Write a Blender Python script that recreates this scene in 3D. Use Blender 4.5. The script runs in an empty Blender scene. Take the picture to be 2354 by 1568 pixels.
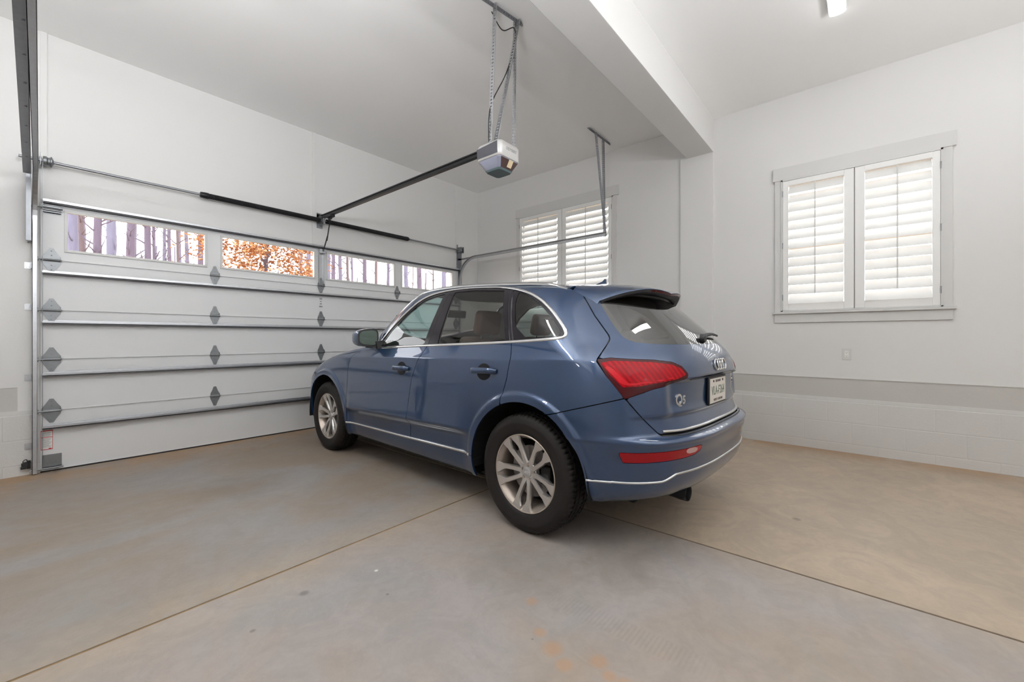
import bpy, bmesh, math, random
import numpy as np
from mathutils import Vector, Matrix
from mathutils.bvhtree import BVHTree

SC = bpy.context.scene
COL = SC.collection
R = math.radians

# ------------------------------------------------------------------ camera, world, exposure
cam_d = bpy.data.cameras.new('camera'); cam = bpy.data.objects.new('camera', cam_d); COL.objects.link(cam)
cam.location = (0, 0, 1.2116); cam.rotation_euler = (R(90), 0, R(40.295 - 90))
cam_d.sensor_width = 36; cam_d.lens = 958.1 / 2354 * 36; cam_d.shift_y = -8 / 2354
cam_d.clip_start = .02; cam_d.clip_end = 400
SC.camera = cam
SC.view_settings.view_transform = 'Standard'; SC.view_settings.look = 'None'
SC.view_settings.exposure = 0.0; SC.view_settings.gamma = 1.0
SC.cycles.use_denoising = True; SC.cycles.adaptive_threshold = .03
SC.cycles.max_bounces = 10; SC.cycles.diffuse_bounces = 8; SC.cycles.glossy_bounces = 5
SC.cycles.transparent_max_bounces = 16; SC.cycles.transmission_bounces = 6
SC.cycles.sample_clamp_indirect = 6.0; SC.cycles.caustics_reflective = False; SC.cycles.caustics_refractive = False
world = bpy.data.worlds.new('overcast_sky'); SC.world = world; world.use_nodes = True
_bg = world.node_tree.nodes['Background']; _bg.inputs[0].default_value = (.97, .98, 1.0, 1)
WORLD_STRENGTH = 5.0
_bg.inputs[1].default_value = WORLD_STRENGTH
LAMP_STRENGTH = 64.0; ADDED_FILL_STRENGTH = 118.0

# ------------------------------------------------------------------ materials
def _new(name):
    m = bpy.data.materials.new(name); m.use_nodes = True; nt = m.node_tree
    return m, nt, nt.nodes['Principled BSDF']
def mat(name, col, rough=.5, metal=0., coat=0., spec=.5, emit=None, es=0., noise=None, bump=None, coatr=.03, trans=0., ior=1.45):
    m, nt, b = _new(name); c = (*col, 1)
    b.inputs['Base Color'].default_value = c; b.inputs['Roughness'].default_value = rough
    b.inputs['Metallic'].default_value = metal; b.inputs['Coat Weight'].default_value = coat
    b.inputs['Coat Roughness'].default_value = coatr; b.inputs['Specular IOR Level'].default_value = spec
    b.inputs['Transmission Weight'].default_value = trans; b.inputs['IOR'].default_value = ior
    if emit: b.inputs['Emission Color'].default_value = (*emit, 1); b.inputs['Emission Strength'].default_value = es
    tc = nt.nodes.new('ShaderNodeTexCoord')
    if noise:
        sc, amt = noise; n = nt.nodes.new('ShaderNodeTexNoise'); n.inputs['Scale'].default_value = sc; n.inputs['Detail'].default_value = 4
        nt.links.new(tc.outputs['Object'], n.inputs['Vector'])
        mx = nt.nodes.new('ShaderNodeMixRGB'); mx.inputs[1].default_value = tuple(v * (1 - amt) for v in col) + (1,)
        mx.inputs[2].default_value = tuple(min(1, v * (1 + amt)) for v in col) + (1,)
        nt.links.new(n.outputs['Fac'], mx.inputs[0]); nt.links.new(mx.outputs[0], b.inputs['Base Color'])
    if bump:
        sc, st = bump; n = nt.nodes.new('ShaderNodeTexNoise'); n.inputs['Scale'].default_value = sc; n.inputs['Detail'].default_value = 5
        nt.links.new(tc.outputs['Object'], n.inputs['Vector'])
        bp = nt.nodes.new('ShaderNodeBump'); bp.inputs['Strength'].default_value = st; bp.inputs['Distance'].default_value = .01
        nt.links.new(n.outputs['Fac'], bp.inputs['Height']); nt.links.new(bp.outputs[0], b.inputs['Normal'])
    return m
def pane_mat(name, tint, gloss=.08, rough=.0, f0=.045, gz=.94):
    """thin glass: a tinted see-through layer under a mirror-like surface"""
    m = bpy.data.materials.new(name); m.use_nodes = True; nt = m.node_tree; nt.nodes.clear()
    o = nt.nodes.new('ShaderNodeOutputMaterial'); t = nt.nodes.new('ShaderNodeBsdfTransparent'); t.inputs[0].default_value = (*tint, 1)
    g = nt.nodes.new('ShaderNodeBsdfGlossy'); g.inputs['Roughness'].default_value = rough; g.inputs['Color'].default_value = (1, 1, 1, 1)
    lw = nt.nodes.new('ShaderNodeLayerWeight'); lw.inputs['Blend'].default_value = .5; L = nt.links
    pw = nt.nodes.new('ShaderNodeMath'); pw.operation = 'POWER'; pw.inputs[1].default_value = 5.
    ad = nt.nodes.new('ShaderNodeMath'); ad.operation = 'MULTIPLY_ADD'; ad.inputs[1].default_value = gz; ad.inputs[2].default_value = f0 + gloss; ad.use_clamp = True
    mx = nt.nodes.new('ShaderNodeMixShader'); L.new(lw.outputs['Facing'], pw.inputs[0]); L.new(pw.outputs[0], ad.inputs[0])
    L.new(ad.outputs[0], mx.inputs[0]); L.new(t.outputs[0], mx.inputs[1]); L.new(g.outputs[0], mx.inputs[2]); L.new(mx.outputs[0], o.inputs[0])
    return m
M = {}
M['wall'] = mat('white_wall_paint', (.72, .716, .706), .6, noise=(1.3, .012), bump=(60, .05))
M['ceil'] = mat('white_ceiling_paint', (.92, .92, .915), .7)
M['trimw'] = mat('white_trim_paint', (.64, .637, .625), .4)
M['band'] = mat('grey_sill_band', (.52, .508, .485), .6, noise=(3, .03), bump=(40, .1))
M['shut'] = mat('white_shutter_paint', (.84, .84, .825), .38)
M['doorw'] = mat('white_door_steel', (.72, .725, .73), .42, bump=(90, .04))
M['galv'] = mat('galvanised_steel', (.50, .51, .53), .38, 1., noise=(35, .12))
M['galvd'] = mat('dull_galvanised_steel', (.30, .31, .33), .45, .9, noise=(35, .12))
M['hinge'] = mat('zinc_hinge_plate', (.24, .25, .26), .45, .9)
M['shade_steel'] = mat('shadow_dark_steel', (.07, .07, .075), .5, .6)
M['black'] = mat('black_plastic', (.018, .018, .02), .5)
M['blackm'] = mat('black_metal', (.03, .03, .032), .4, .6)
M['rubber'] = mat('black_rubber', (.02, .019, .018), .75)
M['lens'] = mat('fixture_lens', (.9, .9, .9), .5, emit=(.97, .985, 1.), es=LAMP_STRENGTH)
M['lens_fill'] = mat('added_fill_tube', (.9, .9, .9), .5, emit=(.97, .985, 1.), es=ADDED_FILL_STRENGTH)
M['lens_dim'] = mat('fixture_lens_dim', (.9, .9, .9), .5, emit=(1., 1., 1.), es=16.)
M['pane'] = pane_mat('clear_pane', (.98, .98, .98), .0, f0=.002, gz=.5)
M['red'] = mat('red_print', (.6, .03, .03), .5)
M['white'] = mat('white_sticker', (.8, .8, .78), .5)
M['grey_print'] = mat('grey_print', (.25, .25, .25), .5)

def floor_material():
    m, nt, b = _new('stained_concrete'); N, L = nt.nodes.new, nt.links.new
    tc = N('ShaderNodeTexCoord')
    def noise(sc, det=5, dist=0., rough=.6):
        n = N('ShaderNodeTexNoise'); n.inputs['Scale'].default_value = sc; n.inputs['Detail'].default_value = det
        n.inputs['Distortion'].default_value = dist; n.inputs['Roughness'].default_value = rough; L(tc.outputs['Object'], n.inputs['Vector']); return n.outputs['Fac']
    def math_(op, a, c=None, clamp=False):
        n = N('ShaderNodeMath'); n.operation = op; n.use_clamp = clamp
        for k, v in enumerate((a, c)):
            if v is None: continue
            if isinstance(v, (int, float)): n.inputs[k].default_value = v
            else: L(v, n.inputs[k])
        return n.outputs[0]
    def ramp(f, a, c):
        n = N('ShaderNodeMapRange'); n.interpolation_type = 'SMOOTHSTEP'; L(f, n.inputs[0]); n.inputs[1].default_value = a; n.inputs[2].default_value = c; return n.outputs[0]
    def mix(f, a, c, mode='MIX'):
        n = N('ShaderNodeMixRGB'); n.blend_type = mode
        if isinstance(f, (int, float)): n.inputs[0].default_value = f
        else: L(f, n.inputs[0])
        for k, v in ((1, a), (2, c)):
            if isinstance(v, tuple): n.inputs[k].default_value = (*v, 1)
            else: L(v, n.inputs[k])
        return n.outputs[0]
    sx = N('ShaderNodeSeparateXYZ'); L(tc.outputs['Object'], sx.inputs[0]); X, Y = sx.outputs[0], sx.outputs[1]
    right = ramp(X, 2.578, 2.582); far = ramp(Y, 2.298, 2.302)
    # each slab was poured separately: greyer on the left, tan on the right
    c = mix(ramp(noise(.9, 4, .6), .35, .68), (.340, .308, .295), (.335, .275, .228))
    cf = mix(ramp(noise(.7, 4, .8), .38, .62), (.285, .262, .250), (.265, .210, .162))
    cr = mix(ramp(noise(.8, 4, .7), .35, .66), (.44, .35, .265), (.37, .30, .232))
    c = mix(far, c, cf); c = mix(right, c, cr)
    # rusty dust washed along the foot of the walls
    ew = math_('SUBTRACT', 1., ramp(math_('SUBTRACT', 5.66, Y), .0, .95))
    er = math_('SUBTRACT', 1., ramp(math_('SUBTRACT', 5.66, X), .0, .5))
    edge = math_('MULTIPLY', math_('MAXIMUM', math_('MULTIPLY', ew, 1.), er), ramp(noise(2.2, 4, .5), .25, .6))
    c = mix(edge, c, (.35, .225, .13))
    hj = math_('SUBTRACT', 1., ramp(math_('ABSOLUTE', math_('SUBTRACT', Y, 2.3)), .02, .34)); hx = math_('SUBTRACT', 1., ramp(math_('ABSOLUTE', math_('SUBTRACT', X, 2.58)), .01, .25))
    c = mix(math_('MULTIPLY', math_('MULTIPLY', math_('MAXIMUM', hj, math_('MULTIPLY', hx, .8)), ramp(noise(1.7, 4, .6), .2, .6)), .55), c, (.40, .32, .235))
    # cloudy trowel swirls
    sw = ramp(noise(3.2, 7, 2.2, .62), .42, .60)
    c = mix(math_('MULTIPLY', sw, .18), c, (.20, .178, .165), 'MIX')
    gr = ramp(noise(1.6, 5, 1.2), .50, .72)
    c = mix(math_('MULTIPLY', gr, math_('SUBTRACT', .38, math_('MULTIPLY', right, .3))), c, (.27, .28, .275))
    fine = noise(28, 6, .6); c = mix(ramp(fine, .2, .8), mix(.10, c, (0.08, .07, .06)), c)
    # orange clay specks behind the car and dark floor marks
    def spot(cx, cy, r, wob=.6):
        v = N('ShaderNodeVectorMath'); v.operation = 'DISTANCE'; L(tc.outputs['Object'], v.inputs[0]); v.inputs[1].default_value = (cx, cy, 0)
        return math_('SUBTRACT', 1., ramp(math_('ADD', v.outputs['Value'], math_('MULTIPLY', noise(9, 3), wob * r)), r * .75, r * 1.5))
    for cx, cy, r in ((1.52, 1.17, .035), (1.38, 1.02, .03), (1.34, .93, .045), (1.30, .85, .035), (1.40, .76, .04), (1.36, .70, .03), (1.36, .64, .035)):
        c = mix(math_('MULTIPLY', spot(cx, cy, r), .45), c, (.42, .235, .12))
    for cx, cy, r in ((1.75, 1.35, .42), (2.05, 1.0, .30), (2.3, 1.9, .3), (1.2, 3.9, .5)):  # stain and painted shadow mixed, mainly round the rear wheel
        c = mix(math_('MULTIPLY', spot(cx, cy, r, 1.), .38), c, (.17, .145, .125))
    for cx, cy, r in ((.87, 2.03, .024), (.62, 1.93, .012), (3.35, .35, .03), (1.12, 1.72, .009), (1.33, 1.02, .006), (2.1, 3.4, .012), (4.2, 1.45, .1)):
        c = mix(math_('MULTIPLY', spot(cx, cy, r), .5), c, (.09, .08, .075))
    c = mix(math_('MULTIPLY', spot(1.196, 1.939, .012), .8), c, (.75, .75, .72))
    # faint tread print left by a tyre
    wv = N('ShaderNodeTexWave'); wv.wave_type = 'BANDS'; wv.bands_direction = 'Y'; wv.inputs['Scale'].default_value = 17.; wv.inputs['Distortion'].default_value = .8
    L(tc.outputs['Object'], wv.inputs['Vector'])
    lane = math_('MULTIPLY', math_('SUBTRACT', 1., ramp(math_('ABSOLUTE', math_('SUBTRACT', math_('ADD', X, math_('MULTIPLY', Y, .02)), 1.63)), .045, .065)), math_('MULTIPLY', ramp(Y, .3, .6), math_('SUBTRACT', 1., ramp(Y, .9, 1.3))))
    c = mix(math_('MULTIPLY', math_('MULTIPLY', lane, ramp(wv.outputs['Fac'], .35, .75)), .13), c, (.16, .14, .125))
    L(c, b.inputs['Base Color'])
    rr = N('ShaderNodeMapRange'); L(noise(2.5, 5, 1.), rr.inputs[0]); rr.inputs[3].default_value = .42; rr.inputs[4].default_value = .62
    L(rr.outputs[0], b.inputs['Roughness']); b.inputs['Specular IOR Level'].default_value = .35
    bp = N('ShaderNodeBump'); bp.inputs['Strength'].default_value = .12; bp.inputs['Distance'].default_value = .01
    L(math_('ADD', noise(45, 6), math_('MULTIPLY', noise(4, 4, 2), .6)), bp.inputs['Height']); L(bp.outputs[0], b.inputs['Normal'])
    return m
M['floor'] = floor_material()
M['joint2'] = mat('grey_saw_cut', (.12, .085, .06), .9, noise=(6, .3))
M['joint'] = mat('clay_filled_saw_cut', (.24, .155, .075), .9, noise=(6, .3))

def block_material():
    m, nt, b = _new('painted_block'); N, L = nt.nodes.new, nt.links.new
    tc = N('ShaderNodeTexCoord'); mp = N('ShaderNodeMapping'); mp.inputs['Location'].default_value = (0, 0, 0)
    # bricks are laid out in (along, up): both walls use along = x + y
    sx = N('ShaderNodeSeparateXYZ'); L(tc.outputs['Object'], sx.inputs[0])
    ad = N('ShaderNodeMath'); ad.operation = 'ADD'; L(sx.outputs[0], ad.inputs[0]); L(sx.outputs[1], ad.inputs[1])
    zz = N('ShaderNodeMath'); zz.operation = 'ADD'; L(sx.outputs[2], zz.inputs[0]); zz.inputs[1].default_value = .13
    cb = N('ShaderNodeCombineXYZ'); L(ad.outputs[0], cb.inputs[0]); L(zz.outputs[0], cb.inputs[1])
    br = N('ShaderNodeTexBrick'); L(cb.outputs[0], br.inputs['Vector']); br.inputs['Scale'].default_value = 1.
    br.inputs['Brick Width'].default_value = .41; br.inputs['Row Height'].default_value = .22; br.inputs['Mortar Size'].default_value = .006; br.inputs['Mortar Smooth'].default_value = .6
    br.inputs['Color1'].default_value = (1, 1, 1, 1); br.inputs['Color2'].default_value = (1, 1, 1, 1); br.inputs['Mortar'].default_value = (0, 0, 0, 1)
    n = N('ShaderNodeTexNoise'); n.inputs['Scale'].default_value = 55; n.inputs['Detail'].default_value = 6; L(tc.outputs['Object'], n.inputs['Vector'])
    v = N('ShaderNodeTexVoronoi'); v.inputs['Scale'].default_value = 26; L(tc.outputs['Object'], v.inputs['Vector'])
    vm = N('ShaderNodeMapRange'); L(v.outputs['Distance'], vm.inputs[0]); vm.inputs[1].default_value = .0; vm.inputs[2].default_value = .16
    a1 = N('ShaderNodeMath'); a1.operation = 'MULTIPLY_ADD'; L(n.outputs['Fac'], a1.inputs[0]); a1.inputs[1].default_value = .35; L(br.outputs['Color'], a1.inputs[2])
    a2 = N('ShaderNodeMath'); a2.operation = 'MULTIPLY_ADD'; L(vm.outputs[0], a2.inputs[0]); a2.inputs[1].default_value = .5; L(a1.outputs[0], a2.inputs[2])
    bp = N('ShaderNodeBump'); bp.inputs['Strength'].default_value = .35; bp.inputs['Distance'].default_value = .006; L(a2.outputs[0], bp.inputs['Height']); L(bp.outputs[0], b.inputs['Normal'])
    b.inputs['Base Color'].default_value = (.62, .612, .595, 1); b.inputs['Roughness'].default_value = .65
    return m
M['block'] = block_material()

# ------------------------------------------------------------------ mesh helpers
ORI = {}
class MB:
    def __init__(s): s.v = []; s.f = []
    def add(s, vs, fs):
        k = len(s.v); s.v += [tuple(v) for v in vs]; s.f += [tuple(i + k for i in f) for f in fs]; return s
    def box(s, a, b, bev=0.):
        x0, x1 = sorted((a[0], b[0])); y0, y1 = sorted((a[1], b[1])); z0, z1 = sorted((a[2], b[2]))
        if bev <= 0:
            return s.add([(x, y, z) for x in (x0, x1) for y in (y0, y1) for z in (z0, z1)], [(0, 1, 3, 2), (4, 6, 7, 5), (0, 4, 5, 1), (2, 3, 7, 6), (0, 2, 6, 4), (1, 5, 7, 3)])
        bm = bmesh.new(); r = bmesh.ops.create_cube(bm, size=1)
        for v in bm.verts: v.co = Vector(((x0 + x1) / 2 + v.co.x * (x1 - x0), (y0 + y1) / 2 + v.co.y * (y1 - y0), (z0 + z1) / 2 + v.co.z * (z1 - z0)))
        bmesh.ops.bevel(bm, geom=bm.edges[:], offset=min(bev, .49 * min(x1 - x0, y1 - y0, z1 - z0)), segments=2, affect='EDGES', profile=.5)
        bm.verts.index_update(); s.add([v.co for v in bm.verts], [[v.index for v in f.verts] for f in bm.faces]); bm.free(); return s
    def obox(s, c, ax, ay, az, hx, hy, hz):
        c, ax, ay, az = (Vector(t) for t in (c, ax, ay, az))
        vs = [c + ax * (i * hx) + ay * (j * hy) + az * (k * hz) for i in (-1, 1) for j in (-1, 1) for k in (-1, 1)]
        return s.add(vs, [(0, 1, 3, 2), (4, 6, 7, 5), (0, 4, 5, 1), (2, 3, 7, 6), (0, 2, 6, 4), (1, 5, 7, 3)])
    def beam(s, p, q, w, h, up=(0, 0, 1)):
        p, q = Vector(p), Vector(q); t = (q - p).normalized(); u = Vector(up); sd = t.cross(u)
        if sd.length < 1e-4: sd = t.cross(Vector((1, 0, 0)))
        sd.normalize(); u = sd.cross(t)
        return s.obox((p + q) / 2, t, sd, u, (q - p).length / 2, w / 2, h / 2)
    def tube(s, pts, r, n=10, caps=True, sect=None):
        """round tube (or a given 2-D section) along a polyline; r may be a list"""
        P = [Vector(p) for p in pts]; m = len(P); rs = r if isinstance(r, (list, tuple)) else [r] * m
        sec = sect or [(math.cos(2 * math.pi * k / n), math.sin(2 * math.pi * k / n)) for k in range(n)]; n = len(sec)
        ref = None; vs = []
        for i in range(m):
            t = (P[min(i + 1, m - 1)] - P[max(i - 1, 0)]).normalized()
            if ref is None:
                ref = Vector((0, 0, 1)) if abs(t.z) < .9 else Vector((1, 0, 0))
            a = (ref - t * ref.dot(t)).normalized(); ref = a; b = t.cross(a)
            vs += [P[i] + (a * c + b * d) * rs[i] for c, d in sec]
        fs = [(i * n + k, i * n + (k + 1) % n, (i + 1) * n + (k + 1) % n, (i + 1) * n + k) for i in range(m - 1) for k in range(n)]
        if caps: fs += [tuple(range(n))[::-1], tuple(range((m - 1) * n, m * n))]
        return s.add(vs, fs)
    def lathe(s, prof, axis='Y', n=48, c=(0, 0, 0), close=False, caps=True):
        """prof: (radius, along); axis Y or Z or X"""
        vs = []
        for r, h in prof:
            for k in range(n):
                a = 2 * math.pi * k / n; u, w = r * math.cos(a), r * math.sin(a)
                p = {'Y': (u, h, w), 'Z': (u, w, h), 'X': (h, u, w)}[axis]; vs.append((p[0] + c[0], p[1] + c[1], p[2] + c[2]))
        m = len(prof); fs = []
        for i in range(m if close else m - 1):
            for k in range(n): fs.append((i * n + k, i * n + (k + 1) % n, ((i + 1) % m) * n + (k + 1) % n, ((i + 1) % m) * n + k))
        if caps and not close:
            if prof[0][0] > 1e-5: fs.append(tuple(range(n))[::-1])
            if prof[-1][0] > 1e-5: fs.append(tuple(range((m - 1) * n, m * n)))
        return s.add(vs, fs)
    def prism(s, poly, d, o, u, v, w):
        """polygon (2-D) in plane o + a*u + b*v, thickness d along w"""
        o, u, v, w = (Vector(t) for t in (o, u, v, w)); n = len(poly)
        a = [o + u * x + v * y for x, y in poly]; b = [p + w * d for p in a]
        return s.add(a + b, [tuple(range(n))[::-1], tuple(range(n, 2 * n))] + [(i, (i + 1) % n, n + (i + 1) % n, n + i) for i in range(n)])
    def build(s, name, m, parent=None, smooth=False, weld=False, angle=40):
        o = Vector(ORI.get(parent.name, (0, 0, 0))) if parent else Vector((0, 0, 0))
        me = bpy.data.meshes.new(name); me.from_pydata([tuple(Vector(v) - o) for v in s.v], [], s.f); me.update()
        bm = bmesh.new(); bm.from_mesh(me)
        if weld: bmesh.ops.remove_doubles(bm, verts=bm.verts, dist=2e-4)
        bmesh.ops.recalc_face_normals(bm, faces=bm.faces)
        if smooth:
            for f in bm.faces: f.smooth = True
            for e in bm.edges: e.smooth = not (len(e.link_faces) == 2 and e.calc_face_angle(0) > R(angle))
        bm.to_mesh(me); bm.free()
        me.materials.append(m); ob = bpy.data.objects.new(name, me); COL.objects.link(ob)
        if parent: ob.parent = parent
        ORI[ob.name] = tuple(o); return ob
def empty(name, loc, rz=0.):
    o = bpy.data.objects.new(name, None); COL.objects.link(o); o.location = loc; o.rotation_euler = (0, 0, rz); o.empty_display_size = .1
    ORI[o.name] = tuple(loc); return o
def tag(o, label=None, cat=None, group=None, kind=None):
    for k, v in (('label', label), ('category', cat), ('group', group), ('kind', kind)):
        if v: o[k] = v
    return o
def struct(o, label=None, cat=None): return tag(o, label, cat, None, 'structure')
def copy_tree(o, parent=None):
    c = o.copy(); COL.objects.link(c); c.parent = parent; ORI[c.name] = ORI.get(o.name, (0, 0, 0))
    for ch in [x for x in bpy.data.objects if x.parent == o]: copy_tree(ch, c)
    return c
def text_mesh(txt, size, depth, center=True, bold=0.):
    cu = bpy.data.curves.new('txt', 'FONT'); cu.body = txt; cu.size = size; cu.extrude = depth; cu.offset = bold
    if center: cu.align_x = 'CENTER'; cu.align_y = 'CENTER'
    cu.resolution_u = 3; o = bpy.data.objects.new('txt', cu); COL.objects.link(o)
    dg = bpy.context.evaluated_depsgraph_get(); me = bpy.data.meshes.new_from_object(o.evaluated_get(dg))
    vs = [v.co.copy() for v in me.vertices]; fs = [tuple(p.vertices) for p in me.polygons]
    bpy.data.objects.remove(o); bpy.data.meshes.remove(me); bpy.data.curves.remove(cu); return vs, fs
def add_text(mb, txt, size, depth, o, u, v, w, bold=0., sx=1.):
    vs, fs = text_mesh(txt, size, depth, bold=bold); o, u, v, w = (Vector(t) for t in (o, u, v, w))
    mb.add([o + u * (p.x * sx) + v * p.y + w * p.z for p in vs], fs); return mb
# ------------------------------------------------------------------ the room
XW, YD, ZC = 5.658, 5.6615, 3.968          # right wall, door wall, ceiling
XL, YB = -4.2, -3.8                        # far left wall and back wall, behind the camera
# floor slabs with two saw-cut joints crossing under the car
mb = MB(); jx, jy, g = 2.58, 2.30, .0075
for a, b in ((XL - .2, jx - g), (jx + g, XW + .2)):
    for c, d in ((YB - .2, jy - g), (jy + g, YD + .12)):
        mb.box((a, c, -.02), (b, d, 0))
mb.box((XL - .2, YB - .2, -.12), (XW + .2, YD + .12, -.02))
struct(mb.build('floor', M['floor']))
mb = MB(); mb.box((jx - g * .99, YB, -.02), (jx + g * .99, YD + .1, -.004)); struct(mb.build('trim_4', M['joint2']))
mb = MB(); mb.box((XL, jy - g * .99, -.02), (XW, jy + g * .99, -.0035)); struct(mb.build('trim_7', M['joint']))
mb = MB(); mb.box((XL - .2, YB - .2, ZC), (XW + .2, YD + .2, ZC + .15)); struct(mb.build('ceiling', M['ceil']))
mb = MB(); mb.box((XL - .15, YB - .15, 0), (XL, YD + .12, ZC)); struct(mb.build('wall_left', M['wall']))
mb = MB(); mb.box((XL, YB - .15, 0), (XW + .15, YB, ZC)); struct(mb.build('wall_back', M['wall']))

# door wall: garage door opening x .10 .. 5.13, z 0 .. 2.44
DX0, DX1, DZ = .155, 5.11, 2.44
mb = MB(); T = .14
mb.box((XL, YD, .773), (DX0, YD + T, ZC)); mb.box((DX1, YD, .773), (XW + .14, YD + T, ZC)); mb.box((DX0, YD, DZ - .03), (DX1, YD + T, ZC))
mb.box((-.017, YD, .567), (DX0, YD + T, .773)); mb.box((DX1, YD, .567), (XW + .14, YD + T, .773))
# raised mounting pad for the springs and narrow drywall edges above the door
mb2 = MB(); mb2.box((2.528, YD - .012, DZ + .03), (2.575, YD, ZC))
mb2.box((.115, YD - .012, DZ), (.155, YD, ZC)); mb2.box((5.085, YD - .012, DZ + .3), (5.10, YD, ZC - .05))
struct(mb.build('wall_front', M['wall'])); struct(mb2.build('trim_6', M['wall']))
mb = MB(); mb.box((XL, YD - .022, 0), (DX0 - .01, YD + T, .528)); mb.box((DX1 + .01, YD - .022, 0), (XW - .03, YD + T, .528))
mb.box((XL, YD - .010, .528), (DX0 - .01, YD + T, .567)); mb.box((DX1 + .01, YD - .010, .528), (XW - .01, YD + T, .567))
struct(mb.build('baseboard_front', M['block']))
mb = MB(); mb.box((XL, YD + .004, .567), (-.017, YD + T, .773)); struct(mb.build('trim_5', M['band']))

# right wall with two window openings
WIN = {1: dict(y0=-.560, y1=.735, z0=1.505, z1=3.005), 2: dict(y0=2.835, y1=4.615, z0=1.505, z1=3.30)}
mb = MB(); TW = .16
ys = [YB, WIN[1]['y0'], WIN[1]['y1'], WIN[2]['y0'], WIN[2]['y1'], YD]
for a, b, w in ((ys[0], ys[1], None), (ys[1], ys[2], WIN[1]), (ys[2], ys[3], None), (ys[3], ys[4], WIN[2]), (ys[4], ys[5], None)):
    if w: mb.box((XW, a, .773), (XW + TW, b, w['z0'])); mb.box((XW, a, w['z1']), (XW + TW, b, ZC))
    else: mb.box((XW, a, .773), (XW + TW, b, ZC))
struct(mb.build('wall_right', M['wall']))
mb = MB(); mb.box((XW - .004, YB, .567), (XW + TW, YD, .7725)); struct(mb.build('trim_3', M['band']))
mb = MB(); mb.box((XW - .026, YB, 0), (XW + TW, YD, .528), 0); mb.box((XW - .013, YB, .528), (XW + TW, YD, .567)); mb.box((XW - .010, YB, .7725), (XW + .01, 1.455, .780))
struct(mb.build('baseboard_right', M['block']))
mb = MB(); mb.box((XW - .028, 1.463, .0), (XW + .01, 1.862, 3.56)); struct(mb.build('trim_2', M['wall']))
mb = MB(); mb.box((XL, 1.455, 3.545), (XW, 1.775, ZC), .004); struct(mb.build('trim_1', M['wall']))

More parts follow.
